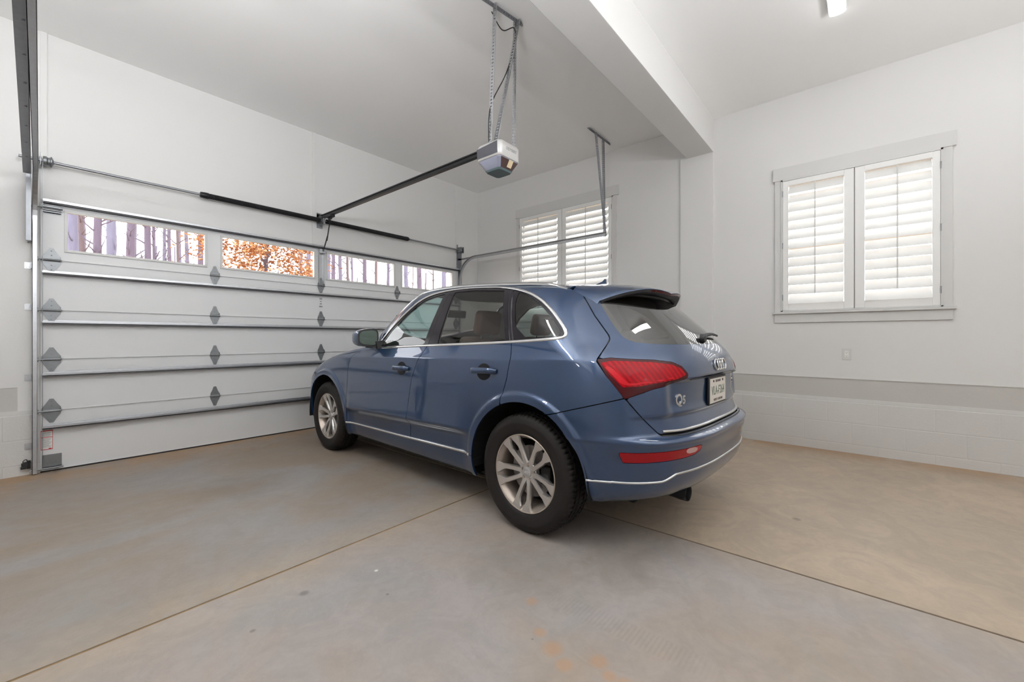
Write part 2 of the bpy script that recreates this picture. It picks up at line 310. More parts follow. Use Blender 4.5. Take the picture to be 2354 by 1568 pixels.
# ------------------------------------------------------------------ windows with louvred shutters
def window(k, w, nl):
    y0, y1, z0, z1 = w['y0'], w['y1'], w['z0'], w['z1']
    root = struct(empty('window_%d' % k, (XW, (y0 + y1) / 2, z0)), 'window with white louvred shutters', 'window')
    if k == 1: root['label'] = 'white shuttered window above the wall outlet, nearer the camera'
    else: root['label'] = 'white shuttered window in the far corner behind the dark car roof'
    oy = .062
    mb = MB(); mb.box((XW - .022, y0 - oy, z0), (XW, y0 + .006, z1)); mb.box((XW - .022, y1 - .006, z0), (XW, y1 + oy, z1)); mb.build('side_casing', M['trimw'], root)
    mb = MB(); mb.box((XW - .030, y0 - .088, z1), (XW, y1 + .082, z1 + .145), .003); mb.build('head_casing', M['trimw'], root)
    mb = MB(); mb.box((XW - .048, y0 - .088, z0 - .026), (XW + .02, y1 + .082, z0 - .002), .003); mb.build('window_stool', M['trimw'], root)
    mb = MB(); mb.box((XW - .020, y0 - .066, z0 - .125), (XW, y1 + .066, z0 - .026), .002); mb.build('apron', M['trimw'], root)
    # outer frame, reveal and centre post
    mb = MB(); fx0, fx1 = XW - .034, XW + .015
    for a, b in ((y0, y0 + .016), (y1 - .016, y1)): mb.box((fx0, a, z0), (fx1, b, z1))
    mb.box((fx0, y0, z1 - .016), (fx1, y1, z1)); mb.box((fx0, y0, z0), (fx1, y1, z0 + .012))
    mb.box((XW - .001, (y0 + y1) / 2 - .018, z0), (fx1, (y0 + y1) / 2 + .018, z1))
    mb.build('shutter_frame', M['trimw'], root)
    mb = MB(); ox = XW + TW
    for a, b in ((y0, y0 + .03), (y1 - .03, y1), ((y0 + y1) / 2 - .03, (y0 + y1) / 2 + .03)): mb.box((XW + .09, a, z0), (ox, b, z1))
    zm = (z0 + z1) / 2
    for a, b in ((z0, z0 + .035), (z1 - .035, z1), (zm - .02, zm + .02)): mb.box((XW + .09, y0, a), (ox, y1, b))
    sash = mb.build('sash', M['trimw'], root)
    mb = MB(); mb.box((XW + .118, y0 + .02, z0 + .02), (XW + .122, y1 - .02, z1 - .02)); mb.build('window_pane', M['pane'], root)
    ym = (y0 + y1) / 2
    for side, (a, b) in (('l', (ym + .004, y1 - .017)), ('r', (y0 + .017, ym - .004))):
        st = .068 if k == 1 else .07; tr = .055; br = .075
        mb = MB(); px0, px1 = XW - .030, XW - .002
        sa, sb = (.082, .050) if side == 'l' else (.052, .082)
        if k == 2: sa, sb = sa + .01, sb + .01
        ta, tb = a + (sa if side == 'l' else sb * 0 + .052), b - (sb if side == 'l' else .082)
        if side == 'l': ta, tb = a + .082, b - .052
        else: ta, tb = a + .055, b - .078
        mb.box((px0, a, z0 + .014), (px1, ta, z1 - .018), .003); mb.box((px0, tb, z0 + .014), (px1, b, z1 - .018), .003)
        mb.box((px0, ta, z1 - .018 - tr), (px1, tb, z1 - .018)); mb.box((px0, ta, z0 + .014), (px1, tb, z0 + .014 + br))
        pn = mb.build('shutter_panel', M['shut'], root)
        za, zb = z0 + .014 + br, z1 - .018 - tr; pitch = (zb - za) / nl; hw = pitch * .64
        mb = MB(); th = R(54)
        for i in range(nl):
            zc = za + pitch * (i + .5); n = 8; prof = []
            for q in range(n): 
                t = 2 * math.pi * q / n; prof.append((hw * math.cos(t), .0055 * math.sin(t)))
            mb.prism([(XW - .016 + u, zc + v) for u, v in [(c * math.cos(th) + s_ * math.sin(th), c * math.sin(th) - s_ * math.cos(th)) for c, s_ in prof]], tb - ta - .004, (0, ta + .002, 0), (1, 0, 0), (0, 0, 1), (0, 1, 0))
        mb.build('louvers', M['shut'], pn, smooth=True, angle=50)
        mb = MB(); yc = (ta + tb) / 2; mb.box((XW - .062, yc - .005, za + pitch * 1.0), (XW - .052, yc + .005, zb - .005)); mb.build('tilt_rod', M['trimw'], pn)
        hy = b if side == 'l' else a
        for hz in ((z0 + .16, zm, z1 - .16)):
            mb = MB(); mb.tube([(XW - .036, hy + (.002 if side == 'l' else -.002), hz - .034), (XW - .036, hy + (.002 if side == 'l' else -.002), hz + .034)], .0045, 8); mb.build('shutter_hinge', M['galvd'], pn)
window(1, WIN[1], 13); window(2, WIN[2], 16)

# ------------------------------------------------------------------ sectional garage door
DY = YD - .030                             # inner face of the door skin
door = struct(empty('door_1', (2.633, DY, 0)), 'wide white sectional garage door with four lites, horizontal struts and zinc hinges', 'garage door')
Z = [.012, .549, 1.014, 1.458, 1.912, 2.44]
DXA, DXB = .115, 5.135
LITES = [(.277, 1.336), (1.494, 2.545), (2.723, 3.782), (3.927, 4.985)]
for i in range(5):
    z0, z1 = Z[i] + .002, Z[i + 1] - .002; mb = MB()
    if i < 4:
        mb.box((DXA, DY, z0), (DXB, DY + .045, z1))
        mb.box((DXA, DY - .006, z1 - .004), (DXB, DY, z1)); mb.box((DXA, DY - .006, z0), (DXB, DY, z0 + .004))
        if i: mb.box((DXA, DY - .003, z0), (DXB, DY, z0 + .012))
    else:
        la, lb = 2.015, 2.367; xs = [DXA] + [q for p in LITES for q in p] + [DXB]
        mb.box((DXA, DY, z0), (DXB, DY + .045, la)); mb.box((DXA, DY, lb), (DXB, DY + .045, z1))
        for a, b in zip(xs[::2], xs[1::2]): mb.box((a, DY, la), (b, DY + .045, lb))
        mb.box((DXA, DY - .006, z0), (DXB, DY, z0 + .004))
    mb.box((DXA, DY + .022, z0 - .004), (DXB, DY + .044, z0 + .01))
    sec = mb.build('door_section', M['doorw'], door)
    if i == 4:
        for a, b in LITES:
            mb = MB(); t = .016
            for p, q in (((a - t, DY - .012, la - t), (b + t, DY + .004, la + .006)), ((a - t, DY - .012, lb - .006), (b + t, DY + .004, lb + t)), ((a - t, DY - .012, la), (a + .006, DY + .004, lb)), ((b - .006, DY - .012, la), (b + t, DY + .004, lb))): mb.box(p, q, .002)
            mb.build('lite_frame', M['trimw'], sec)
            mb = MB(); mb.box((a, DY + .018, la), (b, DY + .022, lb)); mb.build('lite_pane', M['pane'], sec)
# U-shaped stiffening struts
for i, z in enumerate((.405, .878, 1.347, 1.795, 2.435)):
    mb = MB(); d = .058; h = .024 if i < 4 else .030
    mb.box((DXA + .01, DY - .002, z - h / 2), (DXB - .01, DY, z + h / 2 + .012)); mb.box((DXA + .01, DY - d, z + h / 2 - .002), (DXB - .01, DY, z + h / 2))
    mb.box((DXA + .01, DY - d - .001, z - h / 2 + .009), (DXB - .01, DY - d + .001, z + h / 2 ))
    mb.box((DXA + .01, DY - .002, z - h / 2 - .010), (DXB - .01, DY, z - h / 2))
    st_ = mb.build('strut', M['galv'], door)
    mb = MB(); mb.box((DXA + .01, DY - d, z - h / 2 - .004), (DXB - .01, DY - .002, z - h / 2 - .002)); mb.box((DXA + .01, DY - d - .001, z - h / 2 - .004), (DXB - .01, DY - d + .001, z - h / 2 + .003)); mb.build('shadow_flange', M['shade_steel'], st_)  # flange coloured dark to paint the shadow line under the strut
mb = MB(); mb.box((DXA, DY - .004, -.001), (DXB, DY + .048, .014), .003); mb.build('bottom_seal', M['rubber'], door)
# hinges, one mesh reused at every joint
def hinge_mesh(w, end):
    mb = MB(); h = .108; o = (0, 0, 0)
    prof = [(-w / 2, .012), (-w / 2, .03), (-w * .32, .062), (-.012, h), (.012, h), (w * .32, .062), (w / 2, .03), (w / 2, .012)]
    mb.prism(prof, .003, (0, -.003, 0), (1, 0, 0), (0, 0, 1), (0, -1, 0)); mb.prism([(x, -z) for x, z in prof], .003, (0, -.003, 0), (1, 0, 0), (0, 0, 1), (0, -1, 0))
    mb.box((-w / 2, -.024, -.013), (-w / 2 + .003, -.003, .030)); mb.box((w / 2 - .003, -.024, -.013), (w / 2, -.003, .030))
    mb.tube([(-w / 2 - .006, -.016, 0), (w / 2 + .006, -.016, 0)], .0085, 10)
    for z in (.045, .085, -.045, -.085): mb.lathe([(.0055, -.006), (.0055, -.012), (.001, -.013)], 'Y', 6, (0, 0, z))
    if end: mb.tube([(-w / 2 - .030, -.030, 0), (w / 2, -.030, 0)], .0055, 8); mb.lathe([(.010, -w / 2 - .038), (.020, -w / 2 - .038), (.020, -w / 2 - .022), (.010, -w / 2 - .022)], 'X', 16, (0, -.030, 0))
    return mb
first = {}
def put_hinge(x, z, end=False, flip=False):
    key = end
    if key not in first:
        ob = hinge_mesh(.115 if end else .085, end).build('end_hinge' if end else 'hinge', M['hinge'], None); ob.parent = door; first[key] = ob
    else: ob = first[key].copy(); COL.objects.link(ob); ob.parent = door
    ob.location = (x - 2.633, 0, z); ob.rotation_euler = (0, 0, 0)
    if flip: ob.scale = (-1, 1, 1)
for z in Z[1:5]:
    put_hinge(.182, z, True); put_hinge(5.075, z, True, True)
    for x in (1.426, 2.633, 3.838): put_hinge(x, z)
mb = MB(); mb.box((.125, DY - .006, 2.335), (.245, DY, 2.345)); mb.box((.125, DY - .03, 2.36), (.245, DY - .0, 2.366)); mb.box((.125, DY - .03, 2.385), (.250, DY - .0, 2.391)); mb.box((.13, DY - .006, 2.33), (.24, DY - .002, 2.41)); mb.tube([(.06, DY - .03, 2.375), (.25, DY - .03, 2.375)], .0055, 8)
mb.build('top_roller_bracket', M['hinge'], door)
mb = MB(); mb.box((.125, DY - .006, .025), (.245, DY - .001, .155), .002); mb.box((.125, DY - .03, .05), (.245, DY - .006, .054)); mb.tube([(.05, DY - .025, .035), (.255, DY - .025, .035)], .006, 8)
for x, z in ((.18, .135), (.155, .09), (.215, .085), (.165, .06)): mb.lathe([(.007, DY - .006), (.007, DY - .014)], 'Y', 8, (x, 0, z))
mb.build('bottom_bracket', M['hinge'], door)
mb = MB(); mb.box((2.60, DY - .028, 1.94), (2.604, DY - .001, 2.40)); mb.box((2.66, DY - .028, 1.94), (2.664, DY - .001, 2.40)); mb.box((2.60, DY - .006, 1.94), (2.664, DY - .002, 2.40))
mb.build('centre_stile_bracket', M['galv'], door)
mb = MB(); mb.box((2.605, DY - .055, 2.345), (2.675, DY - .028, 2.405), .003); mb.build('operator_bracket', M['galv'], door)
mb = MB(); 
for z, h, w in ((1.735, .014, .032), (1.700, .008, .018), (1.668, .012, .022), (1.632, .016, .040)): mb.box((2.633 - w / 2, DY - .008, z - h / 2), (2.633 + w / 2, DY - .001, z + h / 2))
mb.build('lock_cover', M['galvd'], door)
# warning label with red border
mb = MB(); mb.box((.118, DY - .0015, .20), (.190, DY - .0005, .374)); lab = mb.build('warning_label', M['white'], door); lab['label'] = 'white warning label with red border'
mb = MB()
for p, q in (((.118, 0, .366), (.190, 0, .374)), ((.118, 0, .200), (.190, 0, .205)), ((.118, 0, .20), (.121, 0, .374)), ((.187, 0, .20), (.190, 0, .374)), ((.118, 0, .309), (.190, 0, .314)), ((.165, 0, .205), (.182, 0, .213))): mb.box((p[0], DY - .0030, p[2]), (q[0], DY - .0016, q[2]))
mb.build('label_border', M['red'], lab)
mb = MB()
for i in range(6): mb.box((.125, DY - .0028, .355 - i * .0075), (.183 - .006 * (i % 3), DY - .0017, .3575 - i * .0075))
for i in range(10): mb.box((.125, DY - .0028, .299 - i * .0085), (.182 - .005 * (i % 4), DY - .0017, .3015 - i * .0085))
mb.build('label_print', M['grey_print'], lab)

# ------------------------------------------------------------------ tracks
def c_track(pts, flip, w=.052):
    """rolled C-section track: back plate and two lips, along a polyline in the x = const plane"""
    mb = MB(); P = [Vector(p) for p in pts]; sx = flip; m = len(P)
    def band(off_a, off_b, xa, xb):
        vs = []
        for i, p in enumerate(P):
            t = (P[min(i + 1, m - 1)] - P[max(i - 1, 0)]).normalized(); n = Vector((0, -t.z, t.y)).normalized()
            for o in (off_a, off_b):
                for x in (xa, xb): vs.append(p + n * o + Vector((x * sx, 0, 0)))
        fs = []
        for i in range(m - 1):
            a = i * 4; b = a + 4
            for k0, k1 in ((0, 1), (1, 3), (3, 2), (2, 0)): fs.append((a + k0, a + k1, b + k1, b + k0))
        fs += [(0, 1, 3, 2), ((m - 1) * 4, (m - 1) * 4 + 2, (m - 1) * 4 + 3, (m - 1) * 4 + 1)]
        mb.add(vs, fs)
    band(-w / 2, w / 2, 0, .003); band(-w / 2, -w / 2 + .003, 0, .024); band(w / 2 - .003, w / 2, 0, .030); band(w / 2 - .012, w / 2, .028, .031); band(-w / 2, -w / 2 + .008, .022, .024)
    return mb
def arc_pts(x, yv, zt, r, n=12):
    return [(x, yv - r + r * math.cos(t), zt - r + r * math.sin(t)) for t in [math.pi / 2 * k / n for k in range(n + 1)]]
YT = DY - .038
def track(x, flip, drift, label, yend):
    rt = tag(empty('door_track', (x, YT, 0)), label, 'garage door track')
    c_track([(x, YT, .01), (x, YT, 2.24)], flip).build('vertical_track', M['galv'], rt)
    up = arc_pts(x, YT, 2.62, .38); c_track([(x, YT, 2.24)] + up, flip).build('curved_track', M['galv'], rt)
    L = [(x + drift * t, YT - .38 + (yend - YT + .38) * t, 2.62) for t in [k / 8 for k in range(9)]]
    c_track(L, flip).build('horizontal_track', M['galv'], rt)
    return rt
def perf(mb, p, q, wd, w, t=.003, pitch=.027):
    """perforated strap from p to q: two rails and rungs; wd = width direction"""
    p, q, wd = Vector(p), Vector(q), Vector(wd).normalized(); d = (q - p); L = d.length; d.normalize(); wd = (wd - d * wd.dot(d)).normalized(); n = d.cross(wd)
    for s in (-1, 1): mb.obox((p + q) / 2 + wd * s * w * .36, d, wd, n, L / 2, w * .14, t / 2)
    k = max(1, int(L / pitch))
    for i in range(k + 1): mb.obox(p + d * (L * i / k), d, wd, n, min(pitch * .30, L / 2), w * .24, t / 2 * .98)
    return mb
def angle_iron(mb, p, q, da, db, w):
    p, q, da, db = Vector(p), Vector(q), Vector(da), Vector(db)
    perf(mb, p + da * w / 2, q + da * w / 2, da, w); perf(mb, p + db * w / 2, q + db * w / 2, db, w); return mb
rt = track(5.150, -1, .0, 'galvanised garage door track curving back past the corner window', 2.70)
for k, z in enumerate((.30, .86, 1.48, 1.85, 2.2)):
    mb = MB(); mb.box((5.152, YT - .02, z - .03), (5.155, YD - .001, z + .03)); mb.box((5.155, YD - .025, z - .03), (5.20, YD - .022, z + .03)); mb.build('track_bracket', M['galv'], rt)
mb = MB(); mb.box((5.150, YT - .30, 2.610), (5.154, YD - .001, 2.640)); mb.box((5.150, YD - .10, 2.15), (5.154, YD - .001, 2.85)); mb.box((5.118, YD - .004, 2.20), (5.154, YD - .001, 2.9)); mb.build('flag_bracket', M['galvd'], rt)
mb = MB(); angle_iron(mb, (4.827, 2.76, ZC - .002), (5.40, 2.76, ZC - .002), (0, 1, 0), (0, 0, -1), .032); mb.build('ceiling_angle', M['galvd'], rt)
mb = MB(); angle_iron(mb, (4.955, 2.755, ZC - .03), (5.160, 2.72, 2.60), (1, 0, 0), (0, -1, 0), .034); mb.build('hanger_strap', M['galvd'], rt)
mb = MB(); angle_iron(mb, (5.200, 2.755, ZC - .03), (5.172, 2.72, 2.60), (0, 1, 0), (1, 0, 0), .026); mb.build('hanger_strap', M['galvd'], rt)
lt = track(.066, 1, -.058, 'galvanised garage door track at the left edge rising beside the door', 2.33)
for k, z in enumerate((.25, .855, 1.484, 1.85)):
    mb = MB(); mb.box((.060, YT - .0, z - .028), (.0635, YD - .004, z + .028)); mb.box((.022, YD - .004 if z > .6 else YD - .026, z - .028), (.063, YD - .001 if z > .6 else YD - .023, z + .028))
    for dx, dz in ((.036, .012), (.052, -.012), (.036, -.014)): mb.lathe([(.005, YD - .004), (.005, YD - .010)], 'Y', 6, (dx, 0 if z > .6 else -.022, z + dz))
    mb.build('track_bracket', M['galv'], lt)
# long punched angle riding on top of the left horizontal track
mb = MB(); a, b = Vector((.050, YT - .16, 2.61)), Vector((.016, 2.33, 2.668))
mb.beam(a + Vector((-.014, 0, .0)), b + Vector((-.024, 0, 0)), .046, .003, (0, 0, 1)); mb.beam(a + Vector((.004, 0, -.01)), b + Vector((-.006, 0, -.01)), .003, .05, (0, 0, 1))
for k in range(9):
    c = a.lerp(b, .04 + .11 * k); mb.lathe([(.006, c.z - .006), (.006, c.z - .0015)], 'Z', 8, (c.x - .014, c.y, 0))
mb.build('punched_angle', M['galvd'], lt)
mb = MB(); mb.box((.030, YT - .10, 2.05), (.060, YT - .06, 2.62)); mb.box((.040, YT - .06, 2.05), (.044, YD - .001, 2.75)); mb.build('flag_bracket', M['galvd'], lt)
mb = MB(); angle_iron(mb, (-.02, 2.36, ZC - .002), (.45, 2.36, ZC - .002), (0, 1, 0), (0, 0, -1), .032); mb.build('ceiling_angle', M['galvd'], lt)
mb = MB(); angle_iron(mb, (.055, 2.35, ZC - .03), (.055, 2.35, 2.60), (1, 0, 0), (0, -1, 0), .034); mb.build('hanger_strap', M['galvd'], lt)

# ------------------------------------------------------------------ torsion spring assembly
YS, ZS = YD - .085, 2.785
ts = tag(empty('torsion_assembly', (2.633, YD, ZS)), 'long galvanised torsion shaft with black springs mounted above the garage door', 'torsion spring shaft')
mb = MB(); mb.tube([(-.012, YS, ZS), (5.20, YS, ZS)], .0127, 12); mb.build('shaft', M['galvd'], ts, smooth=True)
def spring(x0, x1):
    prof = []; n = int((x1 - x0) / .0085)
    for k in range(n):
        for dr, dx in ((.0270, 0), (.0305, .3), (.0305, .65), (.0270, .95)): prof.append((dr, x0 + (k + dx) * (x1 - x0) / n))
    return MB().lathe(prof, 'X', 14, (0, YS, ZS))
for a, b in ((1.33, 2.60), (2.68, 3.98)):
    sp = spring(a, b).build('torsion_spring', M['blackm'], ts)
    e = a if a < 2 else b; mb = MB(); mb.lathe([(.016, e - .055), (.030, e - .05), (.034, e - .01), (.034, e + .02), (.027, e + .03), (.016, e + .05)], 'X', 18, (0, YS, ZS)); mb.build('winding_cone', M['blackm'], sp, smooth=True)
mb = MB(); mb.box((2.622, YD - .14, ZS - .06), (2.640, YD - .001, ZS + .05), .003); mb.box((2.59, YD - .004, ZS - .09), (2.67, YD - .001, ZS + .10)); mb.lathe([(.036, 2.612), (.036, 2.648)], 'X', 20, (0, YS, ZS)); mb.build('centre_bearing_bracket', M['galvd'], ts)
for x, sg in ((.150, 1), (5.125, -1)):
    mb = MB(); mb.lathe([(.02, x - .02 * sg), (.040, x - .02 * sg), (.042, x), (.034, x + .008 * sg), (.038, x + .022 * sg), (.046, x + .026 * sg), (.046, x + .032 * sg), (.02, x + .044 * sg)], 'X', 28, (0, YS, ZS)); mb.build('cable_drum', M['hinge'], ts, smooth=True)
    mb = MB(); bx = x - .036 * sg; mb.box((bx - .0015, YD - .15, ZS - .055), (bx + .0015, YD - .001, ZS + .055)); mb.lathe([(.03, bx - .006), (.03, bx + .006)], 'X', 18, (0, YS, ZS)); mb.build('end_bearing_plate', M['galvd'], ts)
for x in (.128, 5.148):
    mb = MB(); mb.tube([(x, DY - .020, .06), (x, YS - .02, ZS)], .0017, 6); mb.build('lift_cable', M['galvd'], ts)

# ------------------------------------------------------------------ opener hung from the ceiling
M['silver'] = mat('silver_plastic', (.62, .61, .60), .3, .35); M['charcoal'] = mat('charcoal_plastic', (.085, .085, .10), .45)
M['smoke'] = mat('smoky_lens', (.30, .31, .40), .15, 0., coat=.6); M['teal'] = mat('grey_teal_base', (.12, .17, .18), .4)
M['amber'] = mat('amber_sticker', (.72, .58, .38), .5); M['maroon'] = mat('dark_brown_lens', (.05, .02, .018), .12, coat=.6)
op = tag(empty('garage_door_opener', (2.633, 2.39, 2.70)), 'silver and charcoal garage door opener hung from the ceiling on perforated straps', 'garage door opener')
bx0, bx1, by0, by1, bz0, bz1 = 2.50, 2.767, 2.250, 2.520, 2.695, 2.832
def rrect(x0, x1, y0, y1, r, n=6):
    P = []
    for cx, cy, a0 in ((x1 - r, y1 - r, 0), (x0 + r, y1 - r, 90), (x0 + r, y0 + r, 180), (x1 - r, y0 + r, 270)):
        for k in range(n + 1): a = R(a0 + 90 * k / n); P.append((cx + r * math.cos(a), cy + r * math.sin(a)))
    return P
def loft(mb, rings):
    n = len(rings[0]); vs = [p for r in rings for p in r]; m = len(rings)
    mb.add(vs, [(i * n + k, i * n + (k + 1) % n, (i + 1) * n + (k + 1) % n, (i + 1) * n + k) for i in range(m - 1) for k in range(n)] + [tuple(range(n))[::-1], tuple(range((m - 1) * n, m * n))]); return mb
def ring(x0, x1, y0, y1, r, z): return [(x, y, z) for x, y in rrect(x0, x1, y0, y1, r)]
mb = loft(MB(), [ring(bx0 + d, bx1 - d, by0 + d, by1 - d, .04, z) for z, d in ((bz0, .006), (bz0 + .006, .0), (bz1 - .022, .0), (bz1 - .006, .008), (bz1, .022))]); mb.build('housing', M['silver'], op, smooth=True, angle=60)
mb = MB().prism([(by0 + .028, bz0 + .020), (by1 - .018, bz0 + .020), (by1 - .012, bz1 - .035), (by0 + .028, bz1 - .020)], .004, (bx0 - .003, 0, 0), (0, 1, 0), (0, 0, 1), (1, 0, 0)); mb.build('side_panel', M['charcoal'], op)
mb = MB().prism([(by0 + .028, bz0 + .020), (by1 - .018, bz0 + .020), (by1 - .012, bz1 - .035), (by0 + .028, bz1 - .020)], .004, (bx1 - .001, 0, 0), (0, 1, 0), (0, 0, 1), (1, 0, 0)); mb.build('side_panel', M['charcoal'], op)
mb = loft(MB(), [ring(bx0 + .008, bx1 - .008, by0 + .008, by1 - .008, .035, bz0 + .001), ring(bx0 + .008, bx1 - .008, by0 + .008, by1 - .008, .035, bz0 - .006), ring(bx0 + .055, bx1 - .045, by0 + .05, by1 - .05, .03, bz0 - .075)]); mb.build('light_lens', M['smoke'], op, smooth=True, angle=35)
mb = MB().add([(bx0 + .030, by0 + .0065, bz0 - .006), (bx1 - .030, by0 + .0065, bz0 - .006), (bx1 - .062, by0 + .0455, bz0 - .072), (bx0 + .070, by0 + .0455, bz0 - .072), (bx0 + .030, by0 + .0125, bz0 - .006), (bx1 - .030, by0 + .0125, bz0 - .006), (bx1 - .062, by0 + .0515, bz0 - .072), (bx0 + .070, by0 + .0515, bz0 - .072)], [(0, 1, 2, 3), (4, 5, 6, 7), (0, 1, 5, 4), (1, 2, 6, 5), (2, 3, 7, 6), (3, 0, 4, 7)]); mb.build('rear_lens', M['maroon'], op)
mb = loft(MB(), [ring(bx0 + .05, bx1 - .04, by0 + .045, by1 - .045, .03, bz0 - .072), ring(bx0 + .06, bx1 - .05, by0 + .055, by1 - .055, .03, bz0 - .086)]); mb.build('base_plate', M['teal'], op)
mb = MB(); sl = Vector((0, .039, -.066)).normalized(); mb.obox((bx0 + .150, by0 + .0185, bz0 - .033), (1, 0, 0), sl, Vector((0, sl.z, -sl.y)), .026, .030, .0015); stk = mb.build('sticker', M['amber'], op)
mb = MB()
for k in range(4): mb.obox(Vector((bx0 + .147, by0 + .0075, bz0 - .015)) + sl * (.011 * k), (1, 0, 0), sl, Vector((0, sl.z, -sl.y)), .013 - .003 * (k % 2), .0022, .0006)
mb.build('sticker_print', M['grey_print'], stk)
mb = add_text(MB(), 'ODYSSEY', .034, .0012, (bx0 + .145, by0 - .0005, bz0 + .075), (1, 0, 0), (0, 0, 1), (0, -1, 0), sx=.95); mb.build('lettering', M['grey_print'], op)
# rail, carriage and curved door arm
mb = MB(); mb.box((2.612, by1 - .05, 2.815), (2.654, YD - .05, 2.828)); mb.box((2.620, by1 - .05, 2.828), (2.646, YD - .05, 2.848)); mb.box((2.612, by1 - .05, 2.848), (2.654, YD - .05, 2.860)); mb.build('rail', M['blackm'], op)
mb = MB(); mb.box((2.612, YD - .08, 2.812), (2.654, YD - .001, 2.865)); mb.box((2.59, YD - .004, 2.79), (2.68, YD - .001, 2.90)); mb.build('header_bracket', M['galvd'], op)
mb = MB(); mb.box((2.600, 5.30, 2.790), (2.666, 5.44, 2.822), .004); mb.box((2.62, 5.34, 2.765), (2.646, 5.40, 2.792)); mb.build('carriage', M['black'], op)
mb = MB(); mb.beam((2.640, 5.375, 2.785), (2.640, 5.47, 2.50), .006, .022, (0, 1, 0)); mb.beam((2.640, 5.455, 2.56), (2.640, 5.575, 2.375), .006, .022, (0, 1, 0)); mb.build('door_arm', M['blackm'], op)
# hanger
mb = MB(); angle_iron(mb, (2.40, 2.355, ZC - .002), (2.835, 2.29, ZC - .002), (.15, 1, 0), (0, 0, -1), .036); mb.build('ceiling_angle', M['galvd'], op)
mb = MB(); angle_iron(mb, (2.515, 2.335, ZC - .02), (2.510, 2.39, bz1 + .0), (1, 0, 0), (0, -1, 0), .042); mb.build('hanger_strap', M['galv'], op)
mb = MB(); angle_iron(mb, (2.775, 2.30, ZC - .02), (2.545, 2.36, bz1 + .0), (1, 0, 0), (0, -1, 0), .042); mb.build('hanger_strap', M['galv'], op)
mb = MB(); angle_iron(mb, (2.765, 2.31, ZC - .02), (2.725, 2.29, bz1 - .02), (1, 0, 0), (0, 1, 0), .020); mb.build('hanger_strap', M['galv'], op)
mb = MB(); pts = [Vector((2.50, 2.34, ZC - .08)), Vector((2.62, 2.33, ZC - .17)), Vector((2.74, 2.30, ZC - .10)), Vector((2.74, 2.30, ZC - .25)), Vector((2.66, 2.32, 3.45)), Vector((2.535, 2.36, 3.18)), Vector((2.50, 2.37, 3.02)), Vector((2.51, 2.38, bz1))]
def smooth_pts(P, n=6):
    out = []; P = [Vector(p) for p in P]
    for i in range(len(P) - 1):
        a, b, c, d = P[max(i - 1, 0)], P[i], P[i + 1], P[min(i + 2, len(P) - 1)]
        for k in range(n):
            t = k / n; out.append(.5 * ((2 * b) + (c - a) * t + (2 * a - 5 * b + 4 * c - d) * t * t + (3 * b - a - 3 * c + d) * t ** 3))
    return out + [P[-1]]
mb.tube(smooth_pts(pts), .0045, 7); mb.build('power_cord', M['black'], op)

# ------------------------------------------------------------------ small wall things
ol = tag(empty('wall_outlet', (XW, .152, 1.035)), 'white electrical outlet on the wall under the nearer shuttered window', 'wall outlet')
mb = MB(); mb.box((XW - .006, .152 - .038, 1.035 - .060), (XW, .152 + .038, 1.035 + .060), .003); mb.build('cover_plate', M['trimw'], ol)
mb = MB(); mb.box((XW - .009, .152 - .018, 1.035 - .034), (XW - .0055, .152 + .018, 1.035 + .034), .002); rc = mb.build('receptacle', M['white'], ol)
mb = MB()
for dz in (.017, -.017):
    for dy in (-.006, .006): mb.box((XW - .0100, .152 + dy - .0012, 1.035 + dz - .004), (XW - .0088, .152 + dy + .0012, 1.035 + dz + .005))
    mb.lathe([(.003, XW - .0100), (.003, XW - .0088)], 'X', 8, (0, .152, 1.035 + dz - .009))
mb.build('slots', M['grey_print'], rc)
se = tag(empty('safety_sensor', (.03, YD - .03, .09)), 'small black safety sensor clipped to the left track near the floor', 'safety sensor')
mb = MB(); mb.box((.004, YD - .065, .085), (.044, YD - .035, .112), .003); mb.box((.0, YD - .062, .060), (.034, YD - .038, .080), .003); mb.build('sensor_body', M['black'], se)
mb = MB(); mb.box((.036, YD - .055, .058), (.058, YD - .046, .130)); mb.box((.014, YD - .046, .105), (.060, YD - .042, .118)); mb.build('mounting_clip', M['blackm'], se)
mb = MB(); mb.tube(smooth_pts([(.016, YD - .05, .11), (.014, YD - .040, .125), (.031, YD - .035, .14), (.041, YD - .035, .12)]), .003, 6); mb.build('sensor_wire', M['black'], se)

def fixture(x0, x1, y, label, drop=0., up=False):
    if up: label = label.replace('tube light', 'uplight trough')
    f = tag(empty('ceiling_light', ((x0 + x1) / 2, y, ZC)), label, 'ceiling light', 'strip lights on the ceiling'); zt = ZC - drop
    if drop:
        for x in (x0 - .012, x1 + .012): MB().tube([(x, y, ZC - .001), (x, y, zt - .02)], .003, 6).build('suspension_wire', M['galvd'], f)
        for a, b in ((x0 - .03, x0 + .004), (x1 - .004, x1 + .03)): MB().box((a, y - .020, zt - .080), (b, y + .020, zt - .010), .004).build('lamp_holder', M['trimw'], f)
        MB().tube([(x0 + .004, y, zt - .055), (x1 - .004, y, zt - .055)], .045, 14).build('diffuser', M['lens_fill'] if up else M['lens'], f, smooth=True)
        if up: loft(MB(), [[(xx, y + r * math.cos(t), zt - .05 - r * math.sin(t)) for r, ts in ((.085, range(13)), (.078, range(12, -1, -1))) for t in [math.pi * k / 12 for k in ts]] for xx in (x0, x1)]).build('added_fill_trough', M['trimw'], f)
    else:
        MB().box((x0, y - .063, ZC - .030), (x1, y + .063, ZC - .001), .004).build('light_housing', M['trimw'], f)
        loft(MB(), [[(xx, y + .055 * math.cos(t), ZC - .030 - .02 * math.sin(t)) for t in [math.pi * k / 10 for k in range(11)]] for xx in (x0 + .004, x1 - .004)]).build('diffuser', M['lens_dim'], f, smooth=True, angle=50)
    return f
